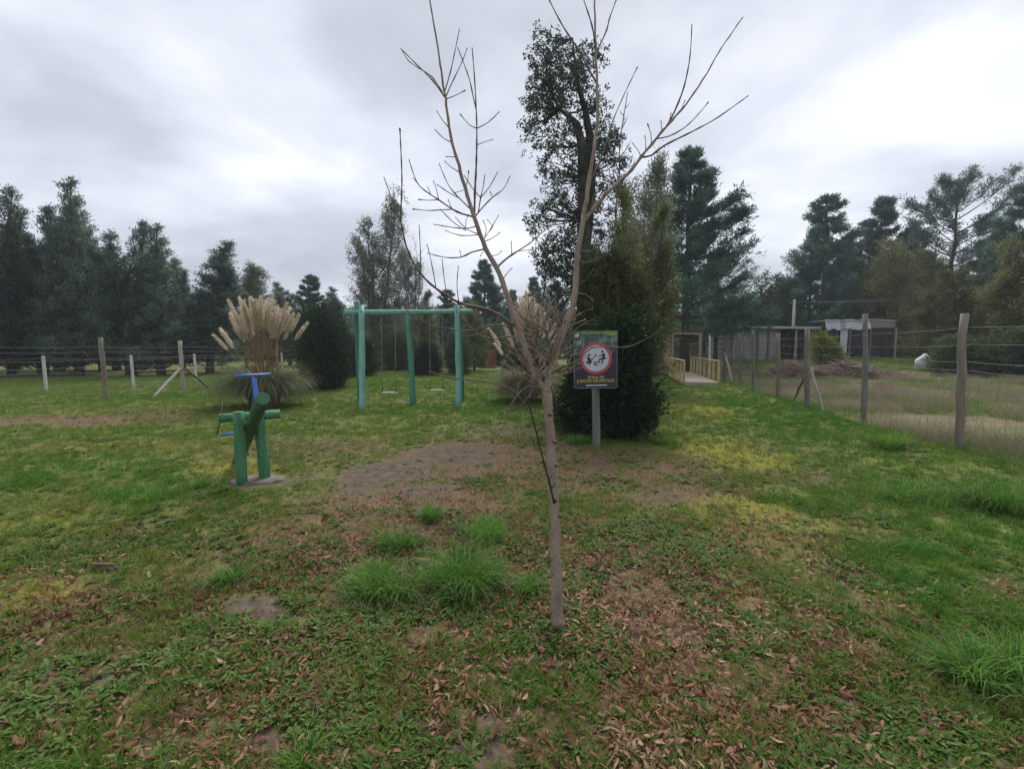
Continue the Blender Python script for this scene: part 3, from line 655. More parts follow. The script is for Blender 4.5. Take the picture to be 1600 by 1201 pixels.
# right side, beyond the sheds
for px, Y, py, k, wx, lab in (
    (1070, 29, 236, 'pine1', 1.2, 'tall dark pine with a broad layered crown behind the wooden gate'),
    (1118, 33, 415, 'pine3', 1.3, 'lower pine merging with the right flank of the tall pine'),
    (1000, 18, 262, 'pale2', .8, 'light airy tree top between the twin-trunk tree and the tall pine'),
    (975, 15, 300, 'olive2', .62, 'tall narrow olive tree behind the twin-trunk tree'),
    (1012, 16, 335, 'olive2', .8, 'olive tree at the left edge of the tall pine'),
    (1010, 20, 440, 'olive1', .7, 'low olive tree behind the pinkish gate board'),
    (1140, 40, 462, 'green1', 1.1, 'green tree behind the left end of the long grey shed'),
    (1190, 44, 440, 'green1', 1.2, 'green tree above the corrugated shed roof'),
    (1085, 38, 478, 'olive1', .9, 'olive bush-like tree behind the gate beam'),
    (1232, 46, 450, 'green1', 1.0, 'green tree behind the utility pole'),
    (1283, 42, 308, 'pine2', 1.1, 'dark pine with stacked boughs right of the utility pole'),
    (1262, 44, 395, 'pine3', 1.3, 'lower pine leaning on the left of the dark stacked pine'),
    (1363, 45, 312, 'pine2', 1.15, 'second dark pine behind the white-roofed shelter'),
    (1320, 48, 400, 'pine1', 1.2, 'dark pine filling the gap between the two stacked pines'),
    (1478, 40, 290, 'pine3', 1.1, 'umbrella-like pine on a bare trunk, right of the white-roofed shelter'),
    (1600, 34, 272, 'pine2', 1.1, 'pine with open boughs cut by the right edge of the photo'),
    (1415, 48, 355, 'pine1', 1.1, 'pine between the second stacked pine and the umbrella-like one'),
    (1540, 46, 370, 'pine1', 1.2, 'dark pine behind the right-hand olive trees'),
    (1365, 39, 385, 'olive1', 1.0, 'willowy olive-yellow tree above the white-roofed shelter'),
    (1420, 40, 398, 'olive1', 1.0, 'olive-green tree right of the willowy one'),
    (1492, 29, 432, 'rusty', 1.0, 'wide rusty-olive tree with flat layered branches near the white bundle'),
    (1570, 26, 385, 'olive1', .95, 'tall grey-olive tree near the right edge'),
    (1660, 23, 345, 'olive1', 1.0, 'olive tree beyond the right edge, its crown reaching in'),
    (1550, 32, 450, 'rusty', .9, 'rusty bushy tree behind the end fence post'),
    (1520, 41, 440, 'green1', 1.2, 'dark green tree behind the rusty trees')):
    p = P(px, 545, Y); z = h1(p[0], Y); plant(k, p[0], Y, hgt(py, Y)-z+.15, lab, 'tree', wx=wx)

# distant wood closing the view all round
def woods():
    g = np.random.default_rng(99); n = 72000; th = np.radians(g.uniform(-75, 75, n)); r = g.uniform(58, 82, n)
    x = r*np.sin(th); y = r*np.cos(th); top = 3.5+4.0*fbm(th*34, r*.15, 4, 4)+1.5*np.maximum(0, np.sin(th*90+3*np.sin(th*31)))**3
    z = top*g.random(n)**.7; C = np.stack([x, y, z], 1)
    D = unit(g.normal(0, .7, (n, 3))+np.array([0, 0, .5])); me = leaves_mesh('far_woods', C, D, g.uniform(.5, 1.1, n), g.uniform(.25, .5, n), np.clip(g.normal(.4, .16, n), 0, 1), M['pine'], g)
    o = link(bpy.data.objects.new('far_woods', me)); tag(o, 'dark distant wood behind all the trees', 'woods', kind='stuff')
woods()

# the twin-trunk evergreen with leaf rosettes
def twin_tree():
    Y = 12.0; g = np.random.default_rng(5); r = random.Random(5)
    bx, by = P(915, 560, Y)[0], Y; t = thing('twin_trunk_tree', 'tall dark evergreen with two trunks and clustered leaves behind the sign', 'tree', (bx, by, 0))
    base = np.array((bx, by, 0))
    def W(px, py, dy=0): return Vector(P(px, py, Y+dy)-base)
    A = [Vector((0, 0, -.2)), W(913, 560), W(914, 500), W(912, 430), W(912, 340), W(911, 280), W(909, 225), W(902, 195), W(890, 182, -.1), W(872, 170, -.2), W(862, 140, -.2), W(858, 95, -.2)]
    B = [W(915, 400, .1), W(920, 330, .1), W(924, 270, .1), W(922, 215, .1), W(914, 170, .1), W(905, 140, .1), W(899, 105, .1), W(895, 60, .1)]
    mb = MB(); mb.tube(A, [.26, .23, .21, .19, .165, .14, .11, .085, .055, .04, .028, .015], 10, rnd=r); mb.build('trunk', M['bark_dark'], t)
    mb = MB(); mb.tube(B, [.12, .13, .12, .10, .075, .05, .03, .012], 10, rnd=r); mb.build('trunk', M['bark_dark'], t)
    mb = MB(); C = []; D = []; Vv = []
    spine = A+B
    # (px, py, half width, half height) of the crown's lobes at the tree's own distance
    lobes = [(858, 75, 26, 30, 26), (872, 120, 46, 46, 60), (900, 90, 30, 36, 22), (850, 150, 30, 40, 24), (935, 120, 18, 60, 16), (862, 190, 44, 44, 56), (925, 200, 24, 50, 20), (945, 215, 30, 26, 18), (960, 235, 26, 22, 16), (872, 255, 42, 34, 34), (900, 300, 48, 40, 40),
             (948, 275, 30, 28, 20), (866, 345, 42, 44, 46), (893, 395, 50, 36, 46), (858, 400, 24, 30, 24), (935, 350, 24, 40, 20), (880, 440, 42, 40, 44), (925, 440, 34, 44, 30), (905, 490, 46, 40, 40), (848, 268, 12, 10, 4), (834, 150, 16, 14, 6)]
    for (px, py, hw, hh, m) in lobes:
        for k in range(int(m*1.15)):
            a = r.uniform(0, 6.283); q = math.sqrt(r.random()); dep = r.uniform(-1, 1)*hw/740*Y*.9
            e = W(px+q*hw*math.cos(a), py+q*hh*math.sin(a), dep)
            s = min(spine, key=lambda q2: (q2-e).length+abs(q2.z-e.z+.35)*.6); mid = s.lerp(e, .55)+Vector((0, 0, -.08))+Vector([r.gauss(0, .05) for _ in range(3)])
            if k % 2 == 0: mb.tube([s, s.lerp(mid, .5)+Vector((0, 0, -.03)), mid, e], [.022, .017, .012, .005], 4, cap=False)
            ncl = r.randint(2, 4); 
            for c in range(ncl):
                cc = np.array(e)+g.normal(0, .10, 3); nl = r.randint(9, 15); ax = unit(g.normal(0, .5, 3)+np.array([0, 0, .7]))
                dd = unit(g.normal(0, 1, (nl, 3))+ax*.8); C.append(np.tile(cc, (nl, 1))+g.normal(0, .035, (nl, 3))); D.append(dd); Vv.append(np.clip(g.normal(.4, .14)+g.normal(0, .08, nl), 0, 1))
    mb.build('limbs', M['bark_dark'], t)
    C = np.concatenate(C); D = np.concatenate(D); Vv = np.concatenate(Vv); n = len(C)
    o = link(bpy.data.objects.new('crown', leaves_mesh('crown', C, D, g.uniform(.055, .11, n), g.uniform(.025, .045, n), Vv, M['broad'], g)), t); o['kind'] = 'stuff'
    # a bare branched tree showing through behind it
twin_tree()

def bare_tree(px, py0, Y, h, seed, label, spread=.35, nb=26, tr=.03):
    x = P(px, py0, Y)[0]; t = thing('bare_tree', label, 'tree', (x, Y, h1(x, Y)-.05)); r = random.Random(seed)
    mb = MB(); pts = [Vector((r.gauss(0, .02)*h*i/8, r.gauss(0, .02)*h*i/8, h*i/8)) for i in range(9)]; mb.tube(pts, [tr*(1-i/9)+.006 for i in range(9)], 6); mb.build('trunk', M['bark_grey'], t)
    mb = MB()
    for b in range(nb):
        f = .25+.73*b/nb; i = min(int(f*8), 7); p = pts[i].lerp(pts[i+1], f*8-i); az = b*2.4+r.gauss(0, .3); ln = spread*h*(1.05-f)*r.uniform(.6, 1.2); q = [p]; el = r.uniform(.5, 1.0)
        for k in range(4): p = p+Vector((math.cos(az)*math.cos(el), math.sin(az)*math.cos(el), math.sin(el)))*ln/4; el += .08; az += r.gauss(0, .15); q.append(p)
        mb.tube(q, [tr*.4, tr*.32, tr*.25, tr*.18, tr*.1], 4, cap=False)
        for s in range(5):
            k = r.randint(1, 4); a2 = az+r.choice((-1, 1))*r.uniform(.5, 1.1); l2 = ln*.35; mb.tube([q[k], q[k]+Vector((math.cos(a2)*.7, math.sin(a2)*.7, .7))*l2*.6, q[k]+Vector((math.cos(a2)*.6, math.sin(a2)*.6, .9))*l2], [tr*.16, tr*.12, tr*.07], 3, cap=False)
    mb.build('limbs', M['twig'], t)
bare_tree(655, 570, 33, hgt(365, 33), 3, 'thin leafless tree right of the tall pale tree')
bare_tree(962, 560, 15, hgt(150, 15), 4, 'thin leafless tree showing behind the right side of the twin-trunk tree', .22, 40, .05)
bare_tree(855, 560, 18, hgt(390, 18), 5, 'small leafless tree between the leaders of the young tree', .3, 20)

# dense shrubs behind the sign
def dense(name, label, cat, cx, cy, lobes, n, leaf, mat, seed, shoots=0, sparse=.0):
    g = np.random.default_rng(seed); r = random.Random(seed); t = thing(name, label, cat, (cx, cy, h1(cx, cy))); mb = MB(); C = []; D = []; Vv = []
    wsum = sum(l[6] for l in lobes)
    for (ox, oy, oz, rx, ry, rz_, wt) in lobes:
        m = int(n*wt/wsum/12); d = unit(g.normal(size=(m, 3))); q = 1-.55*g.random(m)**1.6
        bumpy = .66+.62*fbm(d[:, 0]*3.6+seed, d[:, 1]*3.6+d[:, 2]*3.6, seed, 3)
        c = np.array([ox, oy, oz])+d*np.array([rx, ry, rz_])*(q*bumpy)[:, None]
        k = 12; cc = c[:, None]+g.normal(0, leaf[0]*.9, (m, k, 3)); dd = unit(d[:, None]*.8+g.normal(0, .6, (m, k, 3))+np.array([0, 0, .35]))
        v = np.clip(.4+g.normal(0, .17, (m, 1))+g.normal(0, .12, (m, k)), 0, 1)
        C.append(cc.reshape(-1, 3)); D.append(dd.reshape(-1, 3)); Vv.append(v.ravel())
        for b in range(10):
            i = r.randrange(m); e = Vector(c[i]); s = Vector((ox*.5+r.gauss(0, .05), oy*.5+r.gauss(0, .05), 0)); mb.tube([s, s.lerp(e, .5)+Vector((0, 0, .08)), e], [.018, .013, .005], 5, cap=False)
        for s in range(int(shoots*wt)):
            dv_ = unit(g.normal(size=3)+np.array([0, 0, .2])); st = np.array([ox, oy, oz])+dv_*np.array([rx, ry, rz_])*.9; L = g.uniform(.15, .4); ax = unit(dv_*.8+np.array([0, 0, .4])+g.normal(0, .25, 3))
            tt = g.random(26)*L; C.append(st+ax*tt[:, None]+g.normal(0, .012, (26, 3))); D.append(unit(ax+g.normal(0, .7, (26, 3)))); Vv.append(np.clip(g.normal(.5, .12, 26), 0, 1)); mb.tube([Vector(st), Vector(st+ax*L)], [.005, .002], 3, cap=False)
    C = np.concatenate(C); D = np.concatenate(D); Vv = np.concatenate(Vv); C[:, 2] = np.maximum(C[:, 2], .01); m = len(C)
    mb.build('stems', M['bark_dark'], t)
    o = link(bpy.data.objects.new('crown', leaves_mesh('crown', C, D, leaf[0]*g.uniform(.6, 1.3, m), leaf[1]*g.uniform(.6, 1.3, m), Vv, M[mat], g)), t); o['kind'] = 'stuff'
    return t
ba = dense('round_shrub', 'x', 'shrub', 0, 0, [(0, 0, 1.2, 1.2, 1.15, 1.35, 1.2), (.5, .2, .9, .8, .8, 1.0, .6), (-.5, -.1, .8, .85, .8, .95, .6), (.1, -.3, 2.0, .7, .7, .8, .5)], 42000, (.11, .035), 'shrubmid', 71, 30)
bb = dense('round_shrub', 'x', 'shrub', 0, 0, [(0, 0, 1.0, 1.2, 1.15, 1.15, 1.2), (.6, .2, 1.6, .7, .7, 1.0, .6), (-.5, -.1, 1.3, .85, .8, 1.1, .6)], 30000, (.12, .04), 'green', 72, 60)
PROTO['bush_a'] = (ba, 2.9); PROTO['bush_b'] = (bb, 2.7)
for px, Y, top, rad, k, lab in (
    (508, 16.6, 470, 1.0, 'bush_a', 'large round dark shrub between the pampas clump and the swing frame'),
    (550, 24, 520, 1.5, 'bush_a', 'dark bush behind the left legs of the swing frame'),
    (664, 25, 528, .95, 'bush_a', 'small round dark bush seen through the swing frame'),
    (716, 26, 505, .8, 'bush_b', 'bushy shrub behind the right legs of the swing frame'),
    (818, 15.5, 530, .8, 'bush_a', 'dark low shrub left behind the second pampas clump'),
    (620, 31, 505, 1.6, 'bush_b', 'bushy undergrowth shrub behind the white posts'),
    (765, 38, 505, 1.6, 'bush_b', 'grey-green shrub behind the red box')):
    p = P(px, 560, Y); h = hgt(top, Y); plant(k, p[0], Y, h, lab, 'shrub', wx=rad/(.46*h))

x0 = P(957, 600, 7.9)[0]
dense('evergreen_shrub', 'dense dark evergreen shrub standing right behind the sign', 'shrub', x0, 7.95,
      [(-.04, 0, .75, .64, .66, .85, 1.3), (.10, 0, 1.45, .56, .5, .6, .9), (.26, -.1, .5, .52, .5, .50, .8), (.28, -.05, 1.1, .30, .35, .45, .4), (-.42, .1, .9, .36, .4, .5, .4)], 80000, (.055, .026), 'shrubdark', 7, 60)
x1 = P(952, 600, 9.6)[0]
dense('olive_cypress', 'tall bushy olive-brown conifer behind the dark shrub and the sign', 'tree', x1, 9.6,
      [(0, 0, 1.1, .68, .7, 1.2, 1), (-.15, 0, 2.0, .5, .6, .8, .6), (-.3, .1, 2.8, .32, .4, .6, .3), (.42, 0, 1.7, .5, .5, .75, .7), (.30, 0, 2.45, .42, .4, .6, .45), (.1, .1, 3.1, .25, .3, .4, .2)], 66000, (.08, .022), 'olivedark', 8, 110)
x2 = P(893, 640, 8.4)[0]
dense('dry_bush', 'scrubby dark bush with dry stems at the left of the sign post', 'bush', x2, 8.3,
      [(0, 0, .40, .32, .4, .42, 1), (.2, 0, .95, .25, .3, .5, .6)], 9000, (.05, .018), 'shrubdark', 9, 30)
x3 = P(1300, 545, 28)[0]
dense('lime_bush', 'bright yellow-green bush at the right end of the grey shed', 'bush', x3, 28.5,
      [(0, 0, .7, .6, .5, .75, 1), (-.45, 0, 1.45, .3, .3, .55, .4), (.1, 0, 1.3, .3, .3, .45, .3), (.5, 0, .55, .45, .4, .55, .4)], 5200, (.17, .05), 'lime', 10, 26)
# dark creepers between the swings and the far fence, scrub in the yard
for px, Y, top, lab in ((1500, 24, 520, 'dark low bush beside the white bundle'), (1585, 22, 505, 'dark low bush near the blue tarp')):
    p = P(px, 560, Y); z = h1(p[0], Y); plant('bush_b', p[0], Y, hgt(top, Y)-z, lab, 'bush', wx=1.3)

# ------------------------------------------------------------------ yard beyond the field: sheds, shelter, gate, pole
def on(px, py, Y): return Vector(P(px, py, Y))
def shed():
    # front wall runs from A to B, side wall from A back to D
    z0 = h1(17, 33); A = Vector((14.6, 31.5)); B = Vector((20.9, 33.2)); Dd = Vector((15.6, 39.5)); zt = 2.75
    t = thing('grey_shed', 'long low grey wooden shed with a corrugated metal roof behind the field', 'shed', (A.x, A.y, z0))
    def L(p, z): return Vector((p.x-A.x, p.y-A.y, z-z0))
    fd = (B-A).normalized(); bd = (Dd-A).normalized(); C = B+(Dd-A)
    def wall(p, q, zl, zh1, zh2, name, mat, par, th=.06):
        mb = MB(); n = Vector((-(q-p).y, (q-p).x)).normalized()*th
        vs = [L(p, zl), L(q, zl), L(q, zh2), L(p, zh1)]; vs += [v+Vector((n.x, n.y, 0)) for v in vs]
        mb.poly(vs, [(0, 1, 2, 3), (7, 6, 5, 4), (0, 4, 5, 1), (1, 5, 6, 2), (2, 6, 7, 3), (3, 7, 4, 0)]); return mb.build(name, M[mat], par)
    # front bay: boarded part, light panels, then the open bay closed by black plastic
    sp = lambda f: A+(B-A)*f
    wall(sp(0), sp(.30), z0-.3, zt, zt, 'wall', 'shed_wood', t)
    wall(sp(.30)+Vector((0, .02)), sp(.56), z0-.3, zt, zt, 'wall', 'shed_light', t)
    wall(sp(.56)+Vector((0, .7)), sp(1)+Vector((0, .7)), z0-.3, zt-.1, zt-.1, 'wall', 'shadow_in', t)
    wall(A+Vector((-.07, 0)), Dd, z0-.3, zt, zt-.25, 'wall', 'shed_wood', t)
    wall(Dd, C, z0-.3, zt-.25, zt-.25, 'wall', 'shed_wood', t); wall(B, C, z0-.3, zt, zt-.25, 'wall', 'shed_wood', t)
    for k in range(24):   # boards of the front and side, standing slightly proud
        f = k/24
        if f < .30:
            mb = MB(); p = sp(f+.021)-Vector((-fd.y, fd.x))*.012*(1+k % 2); mb.box(L(p, (z0+zt)/2-.1), (.145, .022, zt-z0-.1), Matrix.Rotation(math.atan2(fd.y, fd.x), 3, 'Z'), .003); mb.build('board', M['shed_wood'], t)
    nb = 30
    for k in range(nb):
        p = A+bd*(k+.5)*(8.06/nb)+Vector((-bd.y, bd.x))*(.085+.012*(k % 2)); mb = MB(); mb.box(L(p, (z0+zt)/2-.14), (.245, .022, zt-z0-.24), Matrix.Rotation(math.atan2(bd.y, bd.x), 3, 'Z'), .003); mb.build('board', M['shed_wood'], t)
    for f, m, w_ in ((.305, 'wood_grey', .12), (.44, 'wood_post', .12), (.56, 'wood_grey', .13), (.78, 'wood_pink', .16), (.995, 'wood_post', .14)):
        mb = MB(); p = sp(f)-Vector((-fd.y, fd.x))*.07; mb.beam(L(p, z0-.2), L(p, zt), w_, w_*.8); mb.build('post', M[m], t)
    # black plastic sheets hung in the bay, sagging in curves
    def sheet(f0, f1, fn0, fn1, mat, name='plastic_sheet'):
        mb = MB(); n = 16; m = 8; vs = []; fs = []
        for i in range(n+1):
            f = f0+(f1-f0)*i/n; u = i/n; p = sp(f)
            for j in range(m+1):
                z = fn0(u)+(fn1(u)-fn0(u))*j/m; q = .05*math.sin(u*19+j*.7)+.04*math.sin(u*41); vs.append(L(p+Vector((-fd.y, fd.x))*(.18+q), z))
        for i in range(n):
            for j in range(m): a = i*(m+1)+j; fs.append((a, a+m+1, a+m+2, a+1))
        mb.poly(vs, fs, True); return mb.build(name, M[mat], t)
    sheet(.57, .80, lambda u: z0+.05, lambda u: z0+1.0+1.0*math.sin(u*1.5)**.6, 'plastic_black')
    sheet(.79, 1.0, lambda u: z0+.05, lambda u: zt-.15-.9*(1-u)**3, 'plastic_black')
    sheet(.33, .56, lambda u: z0+.02, lambda u: z0+.55+.45*math.sin(u*5)**2, 'plastic_black')
    # door in the side wall
    dm = MB(); p0 = A+bd*2.0+Vector((-bd.y, bd.x))*.13; dm.box(L(p0, z0+.95), (1.3, .04, 1.9), Matrix.Rotation(math.atan2(bd.y, bd.x), 3, 'Z'), .01); d = dm.build('door', M['shed_light'], t)
    for zz_ in (.45, .8, 1.15, 1.5):
        sm = MB(); sm.box(L(p0+Vector((-bd.y, bd.x))*.03, z0+zz_), (.6, .02, .11), Matrix.Rotation(math.atan2(bd.y, bd.x), 3, 'Z')@Matrix.Rotation(.12*math.sin(zz_*9), 3, 'Y')); sm.build('slat', M['plastic_black'], d)
    for off in (.85, 1.0+.85*3.2):
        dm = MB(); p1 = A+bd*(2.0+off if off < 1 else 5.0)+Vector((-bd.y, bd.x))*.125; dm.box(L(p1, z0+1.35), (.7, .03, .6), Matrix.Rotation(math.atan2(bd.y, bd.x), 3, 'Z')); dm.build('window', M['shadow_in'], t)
    # corrugated roof in overlapping sheets
    e0, e1 = A-fd*.35-bd*.45, B+fd*.45-bd*.45; W_ = (e1-e0).length; nsh = 8; Ld = 8.9
    for s in range(nsh):
        mb = MB(); n = 18; vs = []; fs = []; dz = .012*(s % 2)+random.Random(s).uniform(0, .02); w0 = s*W_/nsh
        for i in range(n+1):
            p = e0+fd*(w0+(W_/nsh+.04)*i/n); c = .022*math.cos(i*math.pi)
            for j, (q, zq) in enumerate(((0, zt+.10), (Ld, zt-.22))):
                vs.append(L(p+bd*q, zq+c+dz))
        for i in range(n): fs.append((2*i, 2*i+2, 2*i+3, 2*i+1))
        k = len(vs); vs += [v-Vector((0, 0, .006)) for v in vs]; fs += [tuple(a+k for a in reversed(f)) for f in fs[:n]]
        for i in range(n): fs.append((2*i, 2*i+k, 2*i+2+k, 2*i+2))
        mb.poly(vs, fs, True); mb.build('roof_sheet', M['zinc'], t)
    mb = MB(); mb.beam(L(e0, zt+.04), L(e1, zt+.04), .05, .13); mb.build('fascia', M['zinc'], t)
shed()

def shelter():
    Y = 34.0; z0 = h1(23, Y); x0_, x1_ = P(1288, 540, Y)[0], P(1397, 540, Y)[0]; zt = hgt(512, Y)
    t = thing('tarpaulin_shelter', 'shelter with a pale corrugated top and black tarpaulin front', 'shelter', (x0_, Y, z0))
    w_ = x1_-x0_
    for i in range(9):
        mb = MB(); n = 8; vs = []; fs = []; ww = w_*.64/9
        for k in range(n+1):
            x = i*ww+ww*k/n; c = .03*math.cos(k*math.pi)
            vs += [(x, -.15+c, zt-z0-.06-.12*random.Random(i).random()), (x, .05+c, zt-z0+.60-.06*random.Random(i+9).random())]
        for k in range(n): fs.append((2*k, 2*k+2, 2*k+3, 2*k+1))
        mb.poly(vs, fs); mb.build('roof_sheet', M['plastic_white' if i != 3 else 'zinc'], t)
    mb = MB(); mb.box((w_*.82, .02, zt-z0+.26), (w_*.36, .04, .5)); mb.build('upper_panel', M['shed_light'], t)
    mb = MB(); mb.beam((w_*.5, 0, zt-z0+.66), (w_, .1, zt-z0+.52), .06, .06); mb.build('rail', M['wood_pale'], t)
    mb = MB(); mb.box((w_*.5, 1.8, (zt-z0)*.5), (w_, .05, zt-z0)); mb.build('wall', M['shadow_in'], t)
    mb = MB(); mb.box((w_*.5, .9, zt-z0+.50), (w_*1.02, 1.9, .04)); mb.build('roof', M['zinc'], t)
    def sh(f0, f1, zl, zh, mat, sl=0):
        mb = MB(); n = 18; m = 6; vs = []; fs = []
        for i in range(n+1):
            for j in range(m+1): vs.append((w_*(f0+(f1-f0)*i/n), -.02+.06*math.sin(i*1.1+j*.5)*(1-j/m)+.02*math.sin(i*2.9), zl+(zh-zl-sl*(i/n)**4)*j/m))
        for i in range(n):
            for j in range(m): a = i*(m+1)+j; fs.append((a, a+m+1, a+m+2, a+1))
        mb.poly(vs, fs, True); return mb.build('tarpaulin', M[mat], t)
    sh(.36, .97, .0, zt-z0-.02, 'plastic_black', .4); sh(.22, .33, .0, zt-z0-.02, 'plastic_white'); sh(-.02, .2, .0, zt-z0-.05, 'plastic_black')
    for f in (0, .345, .64, 1.0):
        mb = MB(); mb.beam((w_*f, -.1, -.3), (w_*f, -.1, zt-z0), .1, .1); mb.build('post', M['wood_pale' if f == 1 else 'wood_grey'], t)
shelter()
def pale_house():
    Y = 46; z0 = h1(48, Y); xa = P(1535, 500, Y)[0]; t = thing('pale_greenhouse', 'whitish building glimpsed through the trees at the right edge', 'building', (xa, Y, z0))
    mb = MB(); mb.box((4, 2, 1.2), (8, 4, 2.4)); mb.build('wall', M['shed_light'], t)
    mb = MB(); zt = hgt(489, Y)-z0; mb.poly([(-.3, -.3, 2.4), (8.3, -.3, 2.4), (8.3, 2, zt), (-.3, 2, zt), (-.3, 4.3, 2.4), (8.3, 4.3, 2.4)], [(0, 1, 2, 3), (3, 2, 5, 4)]); mb.build('roof', M['plastic_white'], t)
    for k in range(3): mb = MB(); mb.box((1.5+2.4*k, -.02, 1.3), (1.0, .06, .9)); mb.build('window', M['shadow_in'], t)
pale_house()
def bundle():
    p = on(1446, 548, 27); z0 = h1(p.x, p.y); t = thing('white_bundle', 'white plastic-wrapped bundle lying under the rusty-olive tree', 'bundle', (p.x, p.y, z0)); g = random.Random(3)
    mb = MB(); n, m = 14, 8; vs = []; fs = []
    for j in range(m+1):
        for i in range(n):
            a = 6.283*i/n; q = math.sin(math.pi*min(1, .18+.80*j/m))**.6; rr = .5*q*(1+.12*math.sin(3*a+j)+g.uniform(-.05, .05)); vs.append((rr*math.cos(a)*1.05, rr*math.sin(a)*.7, .9*j/m*(1+.08*math.sin(2*a))))
    for j in range(m):
        for i in range(n): fs.append((j*n+i, j*n+(i+1) % n, (j+1)*n+(i+1) % n, (j+1)*n+i))
    fs.append(tuple(m*n+i for i in range(n))); mb.poly(vs, fs, True); mb.build('wrapping', M['plastic_white'], t)
    mb = MB(); mb.box((.3, -.36, .5), (.22, .1, .4), Matrix.Rotation(.3, 3, 'Y'), .03); mb.build('dark_flap', M['plastic_black'], t)
bundle()
def tarp_heap(px, Y, w_, h_, mat, label, name='covered_heap'):
    p = on(px, 550, Y); z0 = h1(p.x, p.y); mb = MB(); n, m = 18, 7; vs = []; fs = []; g = random.Random(px)
    for j in range(m+1):
        for i in range(n):
            a = 6.283*i/n; q = math.cos(j/m*1.5)**.5; rr = (1+.1*math.sin(3*a)+g.uniform(-.04, .04))*q; vs.append((p.x+w_/2*rr*math.cos(a), p.y+w_/3*rr*math.sin(a), z0-.05+h_*math.sin(j/m*1.5)*(1+.1*math.sin(2*a+1))))
    for j in range(m):
        for i in range(n): fs.append((j*n+i, j*n+(i+1) % n, (j+1)*n+(i+1) % n, (j+1)*n+i))
    fs.append(tuple(m*n+i for i in range(n))); mb.poly(vs, fs, True); o = mb.build(name, M[mat]); tag(o, label, 'heap')
tarp_heap(1523, 25.5, 1.6, 1.15, 'plastic_black', 'low heap under dark plastic, right of the white bundle')
tarp_heap(1550, 24.5, .45, .6, 'zinc', 'small pale grey drum-like heap beside the dark plastic heap', 'grey_heap')

def pole():
    p = on(1238, 545, 37); z0 = h1(p.x, p.y); zt = hgt(468, 37); t = thing('utility_pole', 'slim wooden utility pole behind the shed roof', 'pole', (p.x, p.y, z0))
    mb = MB(); mb.tube([(0, 0, -.3), (0, 0, zt-z0)], [.13, .09], 10); mb.build('post', M['wood_pale'], t)
    mb = MB(); mb.box((0, 0, zt-z0-.25), (.7, .08, .08)); mb.build('crossarm', M['wood_grey'], t)
    for k, (q, z1) in enumerate((((26, 33), 5.2), ((26.5, 33), 4.7), ((30, 34), 5.0))):
        e = Vector((q[0]+16, q[1]-4, z1+3.2)); s = Vector((.2*(k-1), 0, zt-z0-.2)); e = e-Vector((p.x, p.y, z0)); pts = [s.lerp(e, i/12)-Vector((0, 0, 1.2*math.sin(math.pi*i/12))) for i in range(13)]
        mb = MB(); mb.tube(pts, .018, 4); mb.build('cable', M['rope'], t)
pole()

# gate frame and board fence left of the shed
def gate():
    Y = 27.0; a = on(1020, 521, Y); b = on(1094, 521, Y); z0 = 0
    t = thing('entrance_frame', 'tall entrance frame of pinkish planks with a single top beam', 'gate', (a.x, Y, 0))
    L = lambda v: v-Vector((a.x, Y, 0))
    mb = MB(); mb.beam(L(a)-Vector((.2, 0, 0)), L(b)+Vector((.1, 0, 0)), .09, .10); mb.build('top_beam', M['wood_pink'], t)
    for px in (1051, 1094):
        q = on(px, 521, Y); mb = MB(); mb.beam((q.x-a.x, -.02, -.2), (q.x-a.x, -.02, q.z-.05), .12, .12); mb.build('post', M['wood_pink'], t)
    xa = on(1026, 521, Y).x; xb = on(1049, 521, Y).x; n = 6
    for k in range(n):
        x = xa+(xb-xa)*(k+.5)/n-a.x; mb = MB(); mb.box((x, .05+.006*(k % 2), a.z/2-.04), ((xb-xa)/n-.008, .025, a.z-.05), None, .003); mb.build('plank', M['wood_pink'], t)
gate()
def board_fence():
    Y = 30.0; a = on(1052, 537, Y); b = on(1090, 537, Y); t = thing('board_fence', 'low grey board fence closing the end of the wooden bridge', 'fence', (a.x, Y, 0)); w_ = b.x-a.x
    n = 10
    for k in range(n): mb = MB(); mb.box((w_*(k+.5)/n, 0, a.z/2-.03+.02*(k % 2)), (w_/n-.02, .025, a.z-.12), None, .003); mb.build('plank', M['wood_grey'], t)
    for z in (.5, a.z): mb = MB(); mb.beam((-.05, -.04, z), (w_+.05, -.04, z), .06, .08); mb.build('rail', M['wood_pale' if z > 1 else 'wood_grey'], t)
board_fence()

